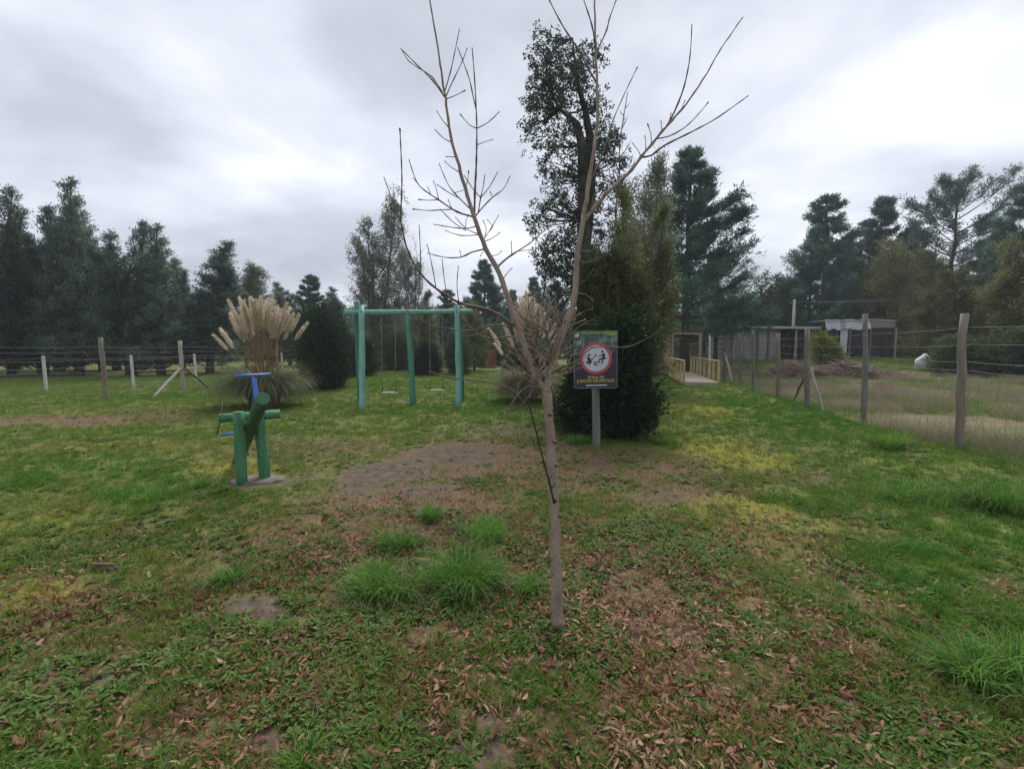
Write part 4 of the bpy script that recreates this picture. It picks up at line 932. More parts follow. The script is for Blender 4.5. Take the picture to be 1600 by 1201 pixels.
# small wooden bridge with railings
def bridge():
    n1_ = Vector((6.55, 17.9)); n2_ = Vector((7.75, 18.1)); f1 = Vector((8.25, 25.2)); d = (f1-n1_).normalized(); s = Vector((d.y, -d.x)); Lg = (f1-n1_).length; W_ = 1.15
    t = thing('wooden_bridge', 'narrow plank footbridge with yellowish wooden railings', 'bridge', (n1_.x, n1_.y, 0), math.atan2(d.y, d.x)-math.pi/2)
    zd = .16; n = 44; g = random.Random(4)
    for k in range(n):
        mb = MB(); mb.box((W_/2+g.uniform(-.01, .01), Lg*(k+.5)/n, zd+.018+g.uniform(-.004, .004)), (W_, Lg/n-.012, .035), Matrix.Rotation(g.uniform(-.008, .008), 3, 'Z'), .004); mb.build('plank', M['wood_deck'], t)
    for x in (.06, W_-.06): mb = MB(); mb.beam((x, .02, zd-.07), (x, Lg, zd-.07), .07, .13); mb.build('joist', M['wood_deck'], t)
    mb = MB(); mb.beam((-.02, -.03, zd-.05), (W_+.02, -.03, zd-.05), .04, .14); mb.build('end_board', M['wood_pale'], t)
    for x in (-.04, W_+.04):
        np_ = 8
        for k in range(np_): 
            y = .04+(Lg-.1)*k/(np_-1); ends = k in (0, np_-1); w_ = .09 if ends else .085
            mb = MB(); mb.beam((x, y, -.12), (x, y, .98 if ends else .92), w_, .05); mb.build('post' if ends else 'baluster', M['wood_yellow'], t)
        mb = MB(); mb.beam((x, 0, .98), (x, Lg, .98), .10, .04); mb.build('handrail', M['wood_yellow'], t)
        mb = MB(); mb.beam((x, 0, zd-.02), (x, Lg, zd-.02), .035, .12); mb.build('side_board', M['wood_yellow'], t)
bridge()

# brush pile of pruned twigs
def brush():
    a = on(1205, 590, 22.5); b = on(1412, 585, 22.5); t = thing('brush_pile', 'long pile of cut brown branches in the field before the sheds', 'brush pile', ((a.x+b.x)/2, 22.8, h1((a.x+b.x)/2, 22.8))); r = random.Random(8); w_ = (b.x-a.x)/2
    mb = MB()
    for k in range(1900):
        u = r.uniform(-1, 1); x = u*w_; hh = (.85-.25*u)*(1-abs(u)**3)*(.8+.3*math.sin(u*7)); y = r.uniform(-.8, .8); z = hh*r.random()**.7*(1-.5*abs(y)); az = r.gauss(0, .9)+(3.14 if r.random() < .5 else 0); el = r.gauss(.15, .35); L_ = r.uniform(.4, 1.3)
        d = Vector((math.cos(az)*math.cos(el), math.sin(az)*math.cos(el), math.sin(el))); m_ = Vector((x, y, z)); p = [m_-d*L_/2, m_+Vector([r.gauss(0, .04) for _ in range(3)]), m_+d*L_/2]
        for q in p: q.z = max(q.z, .0)
        mb.tube(p, [r.uniform(.012, .032), .015, .006], 3, cap=False, a=r.uniform(.05, 1))
    o = mb.build('branches', M['dry_needles'], t); o['kind'] = 'stuff'
brush()

# red box by the far fence
def redbox():
    p = on(765, 567, 34); t = thing('red_panel', 'rusty red metal box standing by the far fence', 'box', (p.x, p.y, 0)); mb = MB(); mb.box((0, 0, .62), (.95, .5, 1.3), None, .02); mb.build('body', M['red_paint'], t)
    for z in (.25, .62, 1.0): mb = MB(); mb.box((0, -.262, z), (.85, .02, .05)); mb.build('rib', M['red_paint'], t)
    mb = MB(); mb.beam((-.55, 0, -.1), (-.55, 0, 1.4), .08, .08); mb.build('post', M['wood_pink'], t)
redbox()

# ------------------------------------------------------------------ wire fences
def wpost(t, base, top, rad, mat, seed, name='post', n=9):
    if name != 'leg' and name != 'crossbeam': rad *= .8
    r = random.Random(seed); mb = MB(); b = Vector(base); c = Vector(top); K = 8; pts = [b.lerp(c, i/K)+Vector((r.gauss(0, .006), r.gauss(0, .006), 0)) for i in range(K+1)]
    mb.tube(pts, [rad*(1.06-.14*i/K+r.uniform(-.05, .05)) for i in range(K+1)], n, rnd=r); return mb.build(name, M[mat], t)
def strand(t, pts, rad, sag=.03, name='wire', mat='wire', seed=0):
    r = random.Random(seed); q = []
    for i in range(len(pts)-1):
        a, b = Vector(pts[i]), Vector(pts[i+1]); k = 7
        for j in range(k): q.append(a.lerp(b, j/k)-Vector((0, 0, (sag*math.sin(math.pi*j/k))+r.gauss(0, .003))))
    q.append(Vector(pts[-1])); mb = MB(); mb.tube(q, rad, 4); return mb.build(name, M[mat], t)
def netting(t, pts, z0, z1, dz, dx, rad):
    mb = MB(); r = random.Random(2)
    for i in range(len(pts)-1):
        a, b = Vector(pts[i]), Vector(pts[i+1]); L = (b-a).length; nv = max(2, int(L/dx)); nz = int((z1-z0)/dz)
        for k in range(nv+1):
            p = a.lerp(b, k/nv); mb.tube([p+Vector((0, 0, z0)), p+Vector((r.gauss(0, .01), 0, (z0+z1)/2)), p+Vector((0, 0, z1))], rad, 3, cap=False)
        for k in range(nz+1):
            z = z0+(z1-z0)*k/nz; m_ = a.lerp(b, .5)+Vector((0, 0, z-.012)); mb.tube([a+Vector((0, 0, z)), m_, b+Vector((0, 0, z))], rad, 3, cap=False)
    o = mb.build('wire_netting', M['wire_fine'], t); o['kind'] = 'stuff'
def right_fence():
    data = [(1499, 715, 490, .062, 'wood_post'), (1350, 665, 490, .060, 'wood_grey'), (1261, 645, 512, .075, 'wood_post'), (1216, 627, 521, .07, 'wood_post'), (1177, 612, 516, .06, 'wood_grey'), (1156, 604, 520, .055, 'wood_grey'), (1133, 598, 550, .07, 'wood_grey'), (1109, 590, 524, .06, 'white_post'), (1097, 584, 520, .05, 'wood_grey')]
    t = thing('field_fence', 'wire fence on weathered wooden posts along the dry field', 'fence', (*G(1499, 715), 0)); o = Vector(t.location); gp = []
    extra = Vector((5.45, 3.6, 0))-o; gp.append(extra); wpost(t, extra+Vector((0, 0, -.2)), extra+Vector((0, 0, 1.95)), .06, 'wood_post', 50)
    for i, (px, py, pt, rad, m) in enumerate(data):
        x, y = G(px, py); b = Vector((x, y, 0))-o; zt = P(px, pt, y)[2]; top = Vector(P(px+(6 if i == 0 else 3 if i == 1 else 0), pt, y))-o
        wpost(t, b+Vector((0, 0, -.2)), top, rad, m, i); gp.append(b)
    for z in (1.74, 1.53, 1.32, 1.18): strand(t, [g+Vector((0, -.06, z+.02*math.sin(i*5+z*9))) for i, g in enumerate(gp)], .0032, .02, seed=int(z*100))
    netting(t, [g+Vector((0, -.06, 0)) for g in gp], .04, 1.12, .13, .16, .0017)
    x, y = G(1261, 645)
    for (tx, ty, bx, by, m, r_, k) in ((1257, 590, 1237, 631, 'wood_grey', .035, .0), (1266, 573, 1290, 650, 'wood_pale', .04, -.1)):
        b = Vector((*G(bx, by), 0))-o; wpost(t, Vector(P(tx, ty, y+k))-o, b+Vector((0, 0, -.03)), r_, m, bx, 'brace')
    x, y = G(1133, 598)
    for (tx, ty, bx, by, m) in ((1134, 557, 1145, 600, 'wood_pale'), (1132, 566, 1127, 598, 'wood_grey')):
        b = Vector((*G(bx, by), 0))-o; wpost(t, Vector(P(tx, ty, y))-o, b, .05, m, bx, 'brace')
right_fence()
def left_fence():
    pts = [(-12.9, 11.2), G(166, 624), G(288, 615), (-10.15, 20.5), (-9.8, 26)]
    t = thing('left_fence', 'wire fence on wooden posts before the dark feathery trees', 'fence', (*pts[1], 0)); o = Vector(t.location)
    gp = [Vector((x, y, 0))-o for x, y in pts]; tops = [1.7, hgt(527, pts[1][1]), hgt(532, pts[2][1]), 1.7, 1.7]
    for i, g in enumerate(gp):
        wpost(t, g+Vector((0, 0, -.2)), g+Vector((-.05 if i < 3 else 0, 0, tops[i])), .075, 'wood_post' if i != 2 else 'wood_pale', 70+i)
    for z in (1.50, 1.36, 1.14, .95): strand(t, [g+Vector((.06, 0, z)) for g in gp], .0042, .02, seed=int(z*90))
    netting(t, [g+Vector((.06, 0, 0)) for g in gp], .03, .92, .12, .14, .0022)
    for tx, ty, bx, by, m in ((284, 573, 238, 622, 'wood_pale'), (289, 575, 327, 606, 'wood_grey')):
        b = Vector((*G(bx, by), 0))-o; wpost(t, Vector(P(tx, ty, pts[2][1]))-o, b, .055, m, bx, 'brace')
left_fence()
def white_fence():
    pts = [(-17.8, 14.6), G(73, 612), G(209, 606), (-13.9, 20.8), (-12.6, 26)]
    t = thing('white_post_fence', 'older wire fence on short white concrete posts behind the wooden-post fence', 'fence', (*pts[1], 0)); o = Vector(t.location)
    gp = [Vector((x, y, 0))-o for x, y in pts]
    for i, g in enumerate(gp): mb = MB(); mb.beam(g+Vector((0, 0, -.1)), g+Vector((-.03, 0, 1.2)), .075, .075, .008); mb.build('post', M['white_post'], t)
    for z in (.14, .62, 1.12): strand(t, [g+Vector((0, -.08, z)) for g in gp], .006, .03, seed=int(z*70), mat='wire')
white_fence()
def back_fence():
    pts = [(-10.1, 30.5), (-9.1, 32.5), (-7.7, 34), (-5.2, 36), (-3.1, 37), (-1.4, 38), (1.5, 39)]
    t = thing('back_fence', 'distant wire fence on short pale posts behind the swings', 'fence', (*pts[1], 0)); o = Vector(t.location); gp = [Vector((x, y, 0))-o for x, y in pts]
    for i, g in enumerate(gp): wpost(t, g+Vector((0, 0, -.1)), g+Vector((0, 0, 1.45)), .07, 'white_post' if i in (1, 2) else 'wood_pale', 90+i)
    for z in (.3, .7, 1.05, 1.4): strand(t, [g+Vector((0, -.07, z)) for g in gp], .006, .03, seed=int(z*50), mat='wire_fine')
    wpost(t, gp[1]+Vector((1.35, -.1, 1.0)), gp[1]+Vector((-.1, -.4, .0)), .06, 'wood_pale', 99, 'brace')
    wpost(t, gp[1]+Vector((1.35, -.1, -.1)), gp[1]+Vector((1.33, -.1, 1.9)), .05, 'wood_grey', 98, 'post')
back_fence()

# ------------------------------------------------------------------ swing frame
def swing():
    Y = 12.2; t = thing('swing_set', 'teal painted timber swing set with a long crossbeam', 'swing set', (*G(640, 634), 0)); o = Vector(t.location)
    def leg(px0, py0, y0, px1, py1, y1, mat, rad, s): 
        a = Vector(P(px0, py0, y0)); b = Vector(P(px1, py1, y1)); a.z = min(a.z, .0)-.15; wpost(t, a-o, b-o, rad, mat, s, 'leg', 12)
    leg(566, 641, 11.2, 565, 478, 12.05, 'teal_paint', .075, 1); leg(563, 628, 13.1, 557, 470, 12.3, 'teal_green', .075, 2)
    leg(717, 637, 11.5, 714, 478, 12.05, 'teal_paint', .072, 3); leg(722, 626, 13.1, 717, 473, 12.3, 'teal_green', .07, 4)
    leg(646, 632, 12.35, 637, 484, 12.2, 'teal_green', .075, 5)
    a, b = Vector(P(538, 488.5, Y)), Vector(P(738, 486.5, Y)); wpost(t, a-o, b-o, .065, 'teal_paint', 6, 'crossbeam', 12)
    for px, y in ((566, 12.0), (714, 12.0), (637, 12.0)):
        q = Vector(P(px, 487, y))-o; mb = MB(); mb.tube([q+Vector((0, -.12, 0)), q+Vector((0, .1, 0))], .014, 8); mb.build('bolt', M['rust'], t)
    for k, (pl, pr, py, lab) in enumerate(((596, 621, 613.5, 'left swing, its thin plank seat hung between the left and middle posts'), (671, 694, 609.5, 'right swing, its plank seat hung between the middle and right posts'))):
        l, r_ = Vector(P(pl, py, Y)), Vector(P(pr, py, Y)); c = (l+r_)/2; s = thing('swing', lab, 'swing', tuple(c), 0, 'swings on the teal frame')
        hw = (r_.x-l.x)/2; mb = MB(); mb.box((0, 0, 0), (hw*2, .19, .035), None, .008); mb.build('seat', M['wood_pale'], s)
        for sx in (-1, 1):
            top = Vector((sx*hw*.86, 0, 2.41-c.z)); mb = MB(); mb.tube([(sx*hw*.86, 0, .018), (sx*hw*.86, 0, .35), tuple(top)], .010, 5); mb.build('rope', M['rope'], s)
            mb = MB(); mb.tube([(sx*hw*.86, -.08, .02), (sx*hw*.86, 0, .28)], .006, 4); mb.tube([(sx*hw*.86, .08, .02), (sx*hw*.86, 0, .28)], .006, 4); mb.build('hanger', M['rope'], s)
swing()

# ------------------------------------------------------------------ log see-saw with blue handles
def seesaw():
    bx, by = G(393, 752); t = thing('log_seesaw', 'green log see-saw on two posts with blue handlebars', 'see-saw', (bx, by, 0)); o = Vector((bx, by, 0))
    A = Vector((*G(378, 756), 0)); B = Vector((*G(414, 748), 0)); zt = .80
    ax = (B-A).normalized()
    def post(p, ptop, h, s, rad=.075):
        r = random.Random(s); K = 7; pts = [(p-o).lerp(ptop-o, i/K) for i in range(K+1)]; pts[0] = pts[0]-Vector((0, 0, .12)); mb = MB(); mb.tube(pts, [rad*(1.05-.08*i/K) for i in range(K+1)], 13, rnd=r); return mb.build('post', M['green_paint'], t)
    post(A, Vector(P(372.5, 643, A.y)), .8, 1, .056); post(B, Vector(P(405, 652, B.y+.06)), .8, 2, .058)
    c0 = Vector(P(342, 653.5, 5.20)); c1 = Vector(P(437.5, 646.5, 5.48)); mb = MB(); mb.tube([(c0-o).lerp(c1-o, i/5) for i in range(6)], .052, 13, rnd=random.Random(3)); cb = mb.build('crossbeam', M['green_paint'], t)
    for f, yy in ((.27, -.0),): 
        q = c0.lerp(c1, .33)-o; mb = MB(); mb.tube([q+Vector((0, -.085, .0)), q+Vector((0, .03, .0))], .014, 8); mb.build('bolt', M['green_paint'], t)
    e0 = Vector(P(411, 622, 4.62)); mid = Vector(P(388, 679, 5.38)); d = (mid-e0).normalized(); e1 = mid+d*1.05
    r = random.Random(6); pts = [(e0-o)+d*((e1-e0).length*i/10) for i in range(11)]; mb = MB(); mb.tube(pts, [.064, .067, .066, .066, .066, .065, .065, .064, .064, .063, .062], 14, rnd=r); mb.build('log', M['green_dark'], t)
    # handle near the upper end and another near the far end
    def handle(c, h, wd_, px=None):
        up = (Vector((0, 0, 1))-d*d.z); up.normalize(); side = ax; c = c-o
        mb = MB(); mb.beam(c+up*.05, c+up*h, .045, .035, .006); mb.build('handle_post', M['blue_paint'], t)
        mb = MB(); q = c+up*(h+.012); mb.tube([q-side*wd_, q-side*.05, q+side*.05, q+side*wd_], [.017, .017, .017, .017], 12); mb.build('handlebar', M['blue_paint'], t)
        mb = MB(); mb.box(tuple(q+up*-.012), (.07, .035, .03), None, .004); mb.build('bracket', M['rust'], t)
    handle(e0+d*.22+Vector((-.02, 0, 0)), .34, .175); handle(e0+d*1.72+Vector((.0, 0, -.02)), .26, .20)
    seat_n = MB(); 
    # footing
    n = 40; vs = []; r = random.Random(9); rr = [1+.12*math.sin(2*k*6.283/n+1)+r.uniform(-.05, .05) for k in range(n)]
    cx_, cy_ = G(403, 750); mb = MB()
    for q, z in ((1.0, -.03), (1.0, .012), (.93, .028)):
        for k in range(n): a = 6.283*k/n; vs.append((cx_+.26*q*rr[k]*math.cos(a), cy_+.22*q*rr[k]*math.sin(a), z+h1(cx_, cy_)+r.uniform(-.003, .003)))
    fs = [(j*n+k, j*n+(k+1) % n, (j+1)*n+(k+1) % n, (j+1)*n+k) for j in range(2) for k in range(n)]+[tuple(2*n+k for k in range(n))]
    mb.poly(vs, fs, True); f = mb.build('concrete_footing', M['concrete']); tag(f, 'rough round concrete footing in the turf under the see-saw posts', 'footing')
seesaw()
# stick leaning behind the see-saw
def stick():
    b = Vector((*G(339, 680), 0)); top = Vector(P(348, 628, b.y+.1)); mb = MB(); mb.tube([b, b.lerp(top, .5)+Vector((.01, 0, 0)), top], [.014, .012, .006], 6); o = mb.build('stick', M['twig']); tag(o, 'thin brown stick stuck upright in the lawn left of the see-saw', 'stick')
stick()

# ------------------------------------------------------------------ pampas grass
def pampas(px, py, rad, hl, plumes, seed, label, nleaf=1500, stalkn=0):
    x, y = G(px, py); y += rad*.8; x = x*(y/(y-rad*.8)); t = thing('pampas_grass', label, 'pampas grass', (x, y, h1(x, y)), 0, 'pampas grass clumps'); r = random.Random(seed); mb = MB()
    for k in range(nleaf):
        a = r.uniform(0, 6.283); q = rad*.35*math.sqrt(r.random()); L = hl*r.uniform(1.0, 1.9); ribbon(mb, (q*math.cos(a), q*math.sin(a), 0), a+r.gauss(0, .35), L, r.uniform(1.3, 3.1), r.uniform(.012, .020), 7, r, .5, r.random(), 1.45)
    o = mb.build('leaves', M['pampas_leaf'], t); o['kind'] = 'stuff'
    g = np.random.default_rng(seed)
    for (qx, qz, L, dy) in plumes:   # tip offsets from the base in metres, length of the plume
        tip = Vector((qx, dy, qz)); b = Vector((qx*.13+r.gauss(0, .08), dy*.2+r.gauss(0, .08), .1)); K = 10; mid = Vector((qx*.42, dy*.4, qz*.62)); pts = []
        for i in range(K+1):
            s = i/K; pts.append(b*(1-s)**2+mid*2*s*(1-s)+tip*s*s)
        mb = MB(); mb.tube(pts, [.007-.0004*i for i in range(K+1)], 5); st = mb.build('stalk', M['stalk'], t)
        A = np.array([list(p) for p in pts]); cum = np.concatenate([[0], np.cumsum(np.linalg.norm(np.diff(A, axis=0), axis=1))]); tot = cum[-1]
        n = 460; u = g.random(n); s = tot-L*(1-u)
        c = np.stack([np.interp(s, cum, A[:, i]) for i in range(3)], 1); ax = unit(A[-1]-A[-4])[None]; wd = .046*np.sin(np.pi*np.clip(u*.93+.05, 0, 1))**.6*(1.2-.7*u)
        rd = g.normal(size=(n, 3)); rd = unit(rd-ax*(rd@ax.T)); c2 = c+rd*(wd*g.random(n)**.6)[:, None]*.7
        D = unit(ax*1.35+rd*.55+np.array([np.sign(qx)*.25*min(1, abs(qx)), 0, -.30])+g.normal(0, .12, (n, 3)))
        o = link(bpy.data.objects.new('plume', leaves_mesh('plume', c2, D, g.uniform(.05, .11, n), g.uniform(.005, .010, n), np.clip(g.normal(.5, .2)+g.normal(0, .15, n), 0, 1), M['plume'], g)), st); o['kind'] = 'stuff'
    return t
def fan(seed, n, spread, zc, edge, L):
    r = random.Random(seed); out = []
    for k in range(n):
        u = -1+2*(k+.5)/n+r.uniform(-.06, .06); out.append((u*spread, zc-(abs(u)**1.7)*edge+r.gauss(0, .09), L*r.uniform(.75, 1.2), r.uniform(-.45, .45)))
    return out
p1 = [(-1.17, 1.82, .5, 0), (-1.05, 1.98, .5, .1), (-.92, 1.9, .5, -.1), (-.85, 2.25, .5, .2), (-.70, 2.22, .55, 0), (-.62, 2.35, .5, -.2)]+fan(3, 56, .66, 2.62, .34, .58)+[(.40, 2.3, .55, .1), (.50, 2.42, .6, .3), (.62, 2.62, .55, .1), (.55, 2.15, .5, -.1), (.72, 2.35, .5, .2), (.95, 2.32, .45, 0), (1.1, 2.12, .4, .1), (1.08, 1.98, .35, -.1)]
pampas(413, 641, 1.0, 1.0, [(a, b-.02, c, d) for a, b, c, d in p1], 1, 'pampas clump with a wide fan of cream-beige plumes, behind the see-saw', 3600)
p2 = [(-1.0, 1.95, .6, 0), (-.85, 1.55, .4, .1), (-.62, 2.1, .5, .1), (-.5, 1.9, .5, -.1)]+fan(5, 30, .42, 2.75, .35, .75)+[(.5, 2.35, .6, 0), (.65, 2.2, .55, .2), (.8, 2.1, .5, 0), (.9, 1.85, .5, .1)]
pampas(822, 632, .9, .85, p2, 2, 'pampas clump half hidden behind the young tree fork', 2600)

# ------------------------------------------------------------------ the sign
def sign():
    x, y = G(933, 697); t = thing('park_sign', 'dark playground sign with a red ring pictogram on a grey wooden post', 'sign', (x, y, 0)); o = Vector((x, y, 0))
    r = random.Random(5); mb = MB(); top = Vector(P(929, 600, y+.02))-o; K = 6; top.z += .45
    pts = [Vector((0, 0, -.2)).lerp(top, i/K) for i in range(K+1)]; mb.tube(pts, [.062, .060, .058, .057, .056, .055, .055], 14, rnd=r); mb.build('post', M['wood_grey'], t)
    # sheet metal panel; built in its own frame, origin at its centre
    PX = lambda px, py: Vector(P(px, py, y-.075))
    tl, tr_, bl, br = PX(896, 517), PX(963, 517), PX(898, 607), PX(966, 605.5)
    ex = ((tr_-tl)+(br-bl)).normalized(); c = (tl+tr_+bl+br)/4; ez = Vector((-.012, 0, 1)).normalized(); ey = ez.cross(ex).normalized(); ez = ex.cross(ey)
    Wd = ((tr_-tl).length+(br-bl).length)/2; Hd = ((tl-bl).length+(tr_-br).length)/2
    mat = Matrix((ex, ey, ez)).transposed().to_4x4(); 
    p = bpy.data.objects.new('panel', None)
    mb = MB(); mb.box((0, 0, 0), (Wd, .012, Hd), None, .004); p = mb.build('panel', M['sign_navy'], t); p.matrix_local = Matrix.Translation(c-o)@mat
    mb = MB()
    for s in (-1, 1): mb.box((s*(Wd/2-.003), .0, 0), (.009, .020, Hd), None, .002); mb.box((0, 0, s*(Hd/2-.003)), (Wd-.02, .020, .009), None, .002)
    mb.build('rim', M['sign_edge'], p)
    S = Wd/740.0   # the panel was measured 740 units wide, 975 high
    def loc(u, v): return ((u-370)*S, (487-v)*S)
    def flat(name, polys, mt, d):
        mb = MB()
        for q in polys:
            vs = [(a, -.006-d, b) for a, b in [loc(*k) for k in q]]; vb = [(a, -.0062, b) for a, _, b in vs]; n = len(vs); area = sum(vs[i][0]*vs[(i+1) % n][2]-vs[(i+1) % n][0]*vs[i][2] for i in range(n))
            if area < 0: vs.reverse(); vb.reverse()
            mb.poly(vs+vb, [tuple(range(n))]+[(i, i+n, (i+1) % n+n, (i+1) % n) for i in range(n)])
        return mb.build(name, M[mt], p)
    flat('photo_print', [[(12, 12), (728, 12), (728, 330), (640, 395), (12, 400)]], 'sign_photo', .0010)
    flat('green_band', [[(520, 12), (728, 12), (728, 72), (640, 85), (560, 62), (500, 40)], [(12, 25), (500, 12), (520, 42), (180, 38)]], 'sign_lime', .0016)
    flat('white_mark', [[(15, 45), (85, 40), (80, 95), (18, 100)], [(50, 170), (68, 165), (66, 240), (52, 245)], [(95, 165), (112, 165), (110, 240), (98, 245)], [(160, 190), (170, 185), (168, 260), (162, 262)]], 'sign_white', .0018)
    # illegible heading: short dark strokes over the photo
    st = []; r = random.Random(12); u = 190
    for k in range(9):
        a = r.uniform(18, 30); st.append([(u, 62-r.uniform(0, 8)), (u+8, 60), (u+a*.7, 98), (u+a*.7-9, 100)]); st.append([(u+a*.4, 60), (u+a, 58+r.uniform(0, 20)), (u+a, 66+r.uniform(0, 20)), (u+a*.4, 70)]); u += a+12
    flat('heading_strokes', st, 'sign_navy', .0020)
    cx_, cy_ = 372, 465
    circ = lambda R_, n=48, sx=1.0, c_=(cx_, cy_): [(c_[0]+R_*math.cos(6.283*i/n)*sx, c_[1]+R_*math.sin(6.283*i/n)) for i in range(n)]
    flat('red_ring', [circ(272)], 'sign_red', .0026); flat('white_disc', [circ(222)], 'sign_white', .0036)
    def bar(a, b, w0, w1=None):
        w1 = w1 or w0; dx, dy = b[0]-a[0], b[1]-a[1]; L = math.hypot(dx, dy); nx, ny = -dy/L, dx/L
        q = []
        for i in range(7): an = math.pi*i/6; q.append((a[0]+w0/2*(nx*math.cos(an)-dx/L*math.sin(an)), a[1]+w0/2*(ny*math.cos(an)-dy/L*math.sin(an))))
        for i in range(7): an = math.pi*i/6; q.append((b[0]+w1/2*(-nx*math.cos(an)+dx/L*math.sin(an)), b[1]+w1/2*(-ny*math.cos(an)+dy/L*math.sin(an))))
        return q
    flat('pictogram', [circ(21, 20, 1, (255, 405)), bar((240, 455), (256, 520), 44, 46), bar((250, 468), (315, 482), 18), bar((262, 528), (292, 510), 30, 24), bar((292, 512), (258, 575), 26, 20), bar((245, 525), (215, 540), 24, 20), bar((240, 520), (222, 555), 22, 18),
                       circ(21, 20, 1, (480, 348)), bar((505, 400), (505, 455), 46, 44), bar((495, 400), (430, 425), 18), bar((505, 462), (440, 478), 30, 26), bar((440, 480), (420, 545), 20, 16), bar((490, 480), (470, 560), 24, 18), bar((525, 465), (545, 462), 22),
                       bar((325, 540), (430, 515), 16), bar((368, 530), (368, 572), 20), bar((332, 575), (405, 575), 16)], 'sign_navy', .0046)
    flat('white_bar', [[(205, 918), (565, 912), (565, 932), (205, 938)]], 'sign_white', .0015)
    for txt, u, v, wd_ in (('ZONA DE', 372, 792, 290), ('JUEGOS INFANTILES', 372, 852, 648)):
        cu = bpy.data.curves.new('lettering', 'FONT'); cu.body = txt; cu.align_x = 'CENTER'; cu.align_y = 'CENTER'; cu.size = 56*S*1.3; cu.extrude = .0012; cu.offset = .0003; cu.space_character = 1.04
        tmp = bpy.data.objects.new('lettering', cu); COL.objects.link(tmp); bpy.context.view_layer.update(); k = wd_*S/max(tmp.dimensions.x, 1e-5)
        me = bpy.data.meshes.new_from_object(tmp.evaluated_get(bpy.context.evaluated_depsgraph_get())); bpy.data.objects.remove(tmp); me.materials.clear(); me.materials.append(M['sign_yellow'])
        ob = bpy.data.objects.new('lettering', me); link(ob, p); a, b = loc(u, v); ob.location = (a, -.0075, b); ob.rotation_euler = (R(90), R(-.6), 0); ob.scale = (k, 1, 1)
sign()

# ------------------------------------------------------------------ bark lying left on the lawn
def bark_piece():
    x, y = G(168, 893); r = random.Random(4); t = thing('bark_chunk', 'broken dark chunk of rotten wood lying on the left lawn', 'wood chunk', (x, y, h1(x, y)+.005), -.1)
    mb = MB(); n = 8; vs = []; fs = []
    for i in range(n+1):
        u = i/n; hw = .022*math.sin(math.pi*min(1, u*.85+.1))+.004
        for j in range(5): a = math.pi*j/4; vs.append((-.10+.20*u+r.uniform(-.004, .004), hw*math.cos(a)+r.uniform(-.003, .003), hw*.9*math.sin(a)+.01+r.uniform(-.003, .003)))
    for i in range(n):
        for j in range(4): a = i*5+j; fs.append((a, a+5, a+6, a+1))
    mb.poly(vs, fs); mb.build('bark', M['twig'], t)
    mb = MB(); mb.box((-.02, -.01, .035), (.15, .02, .012), Matrix.Rotation(.1, 3, 'Z'), .003); mb.build('splinter', M['bark_mulch'], t)
bark_piece()

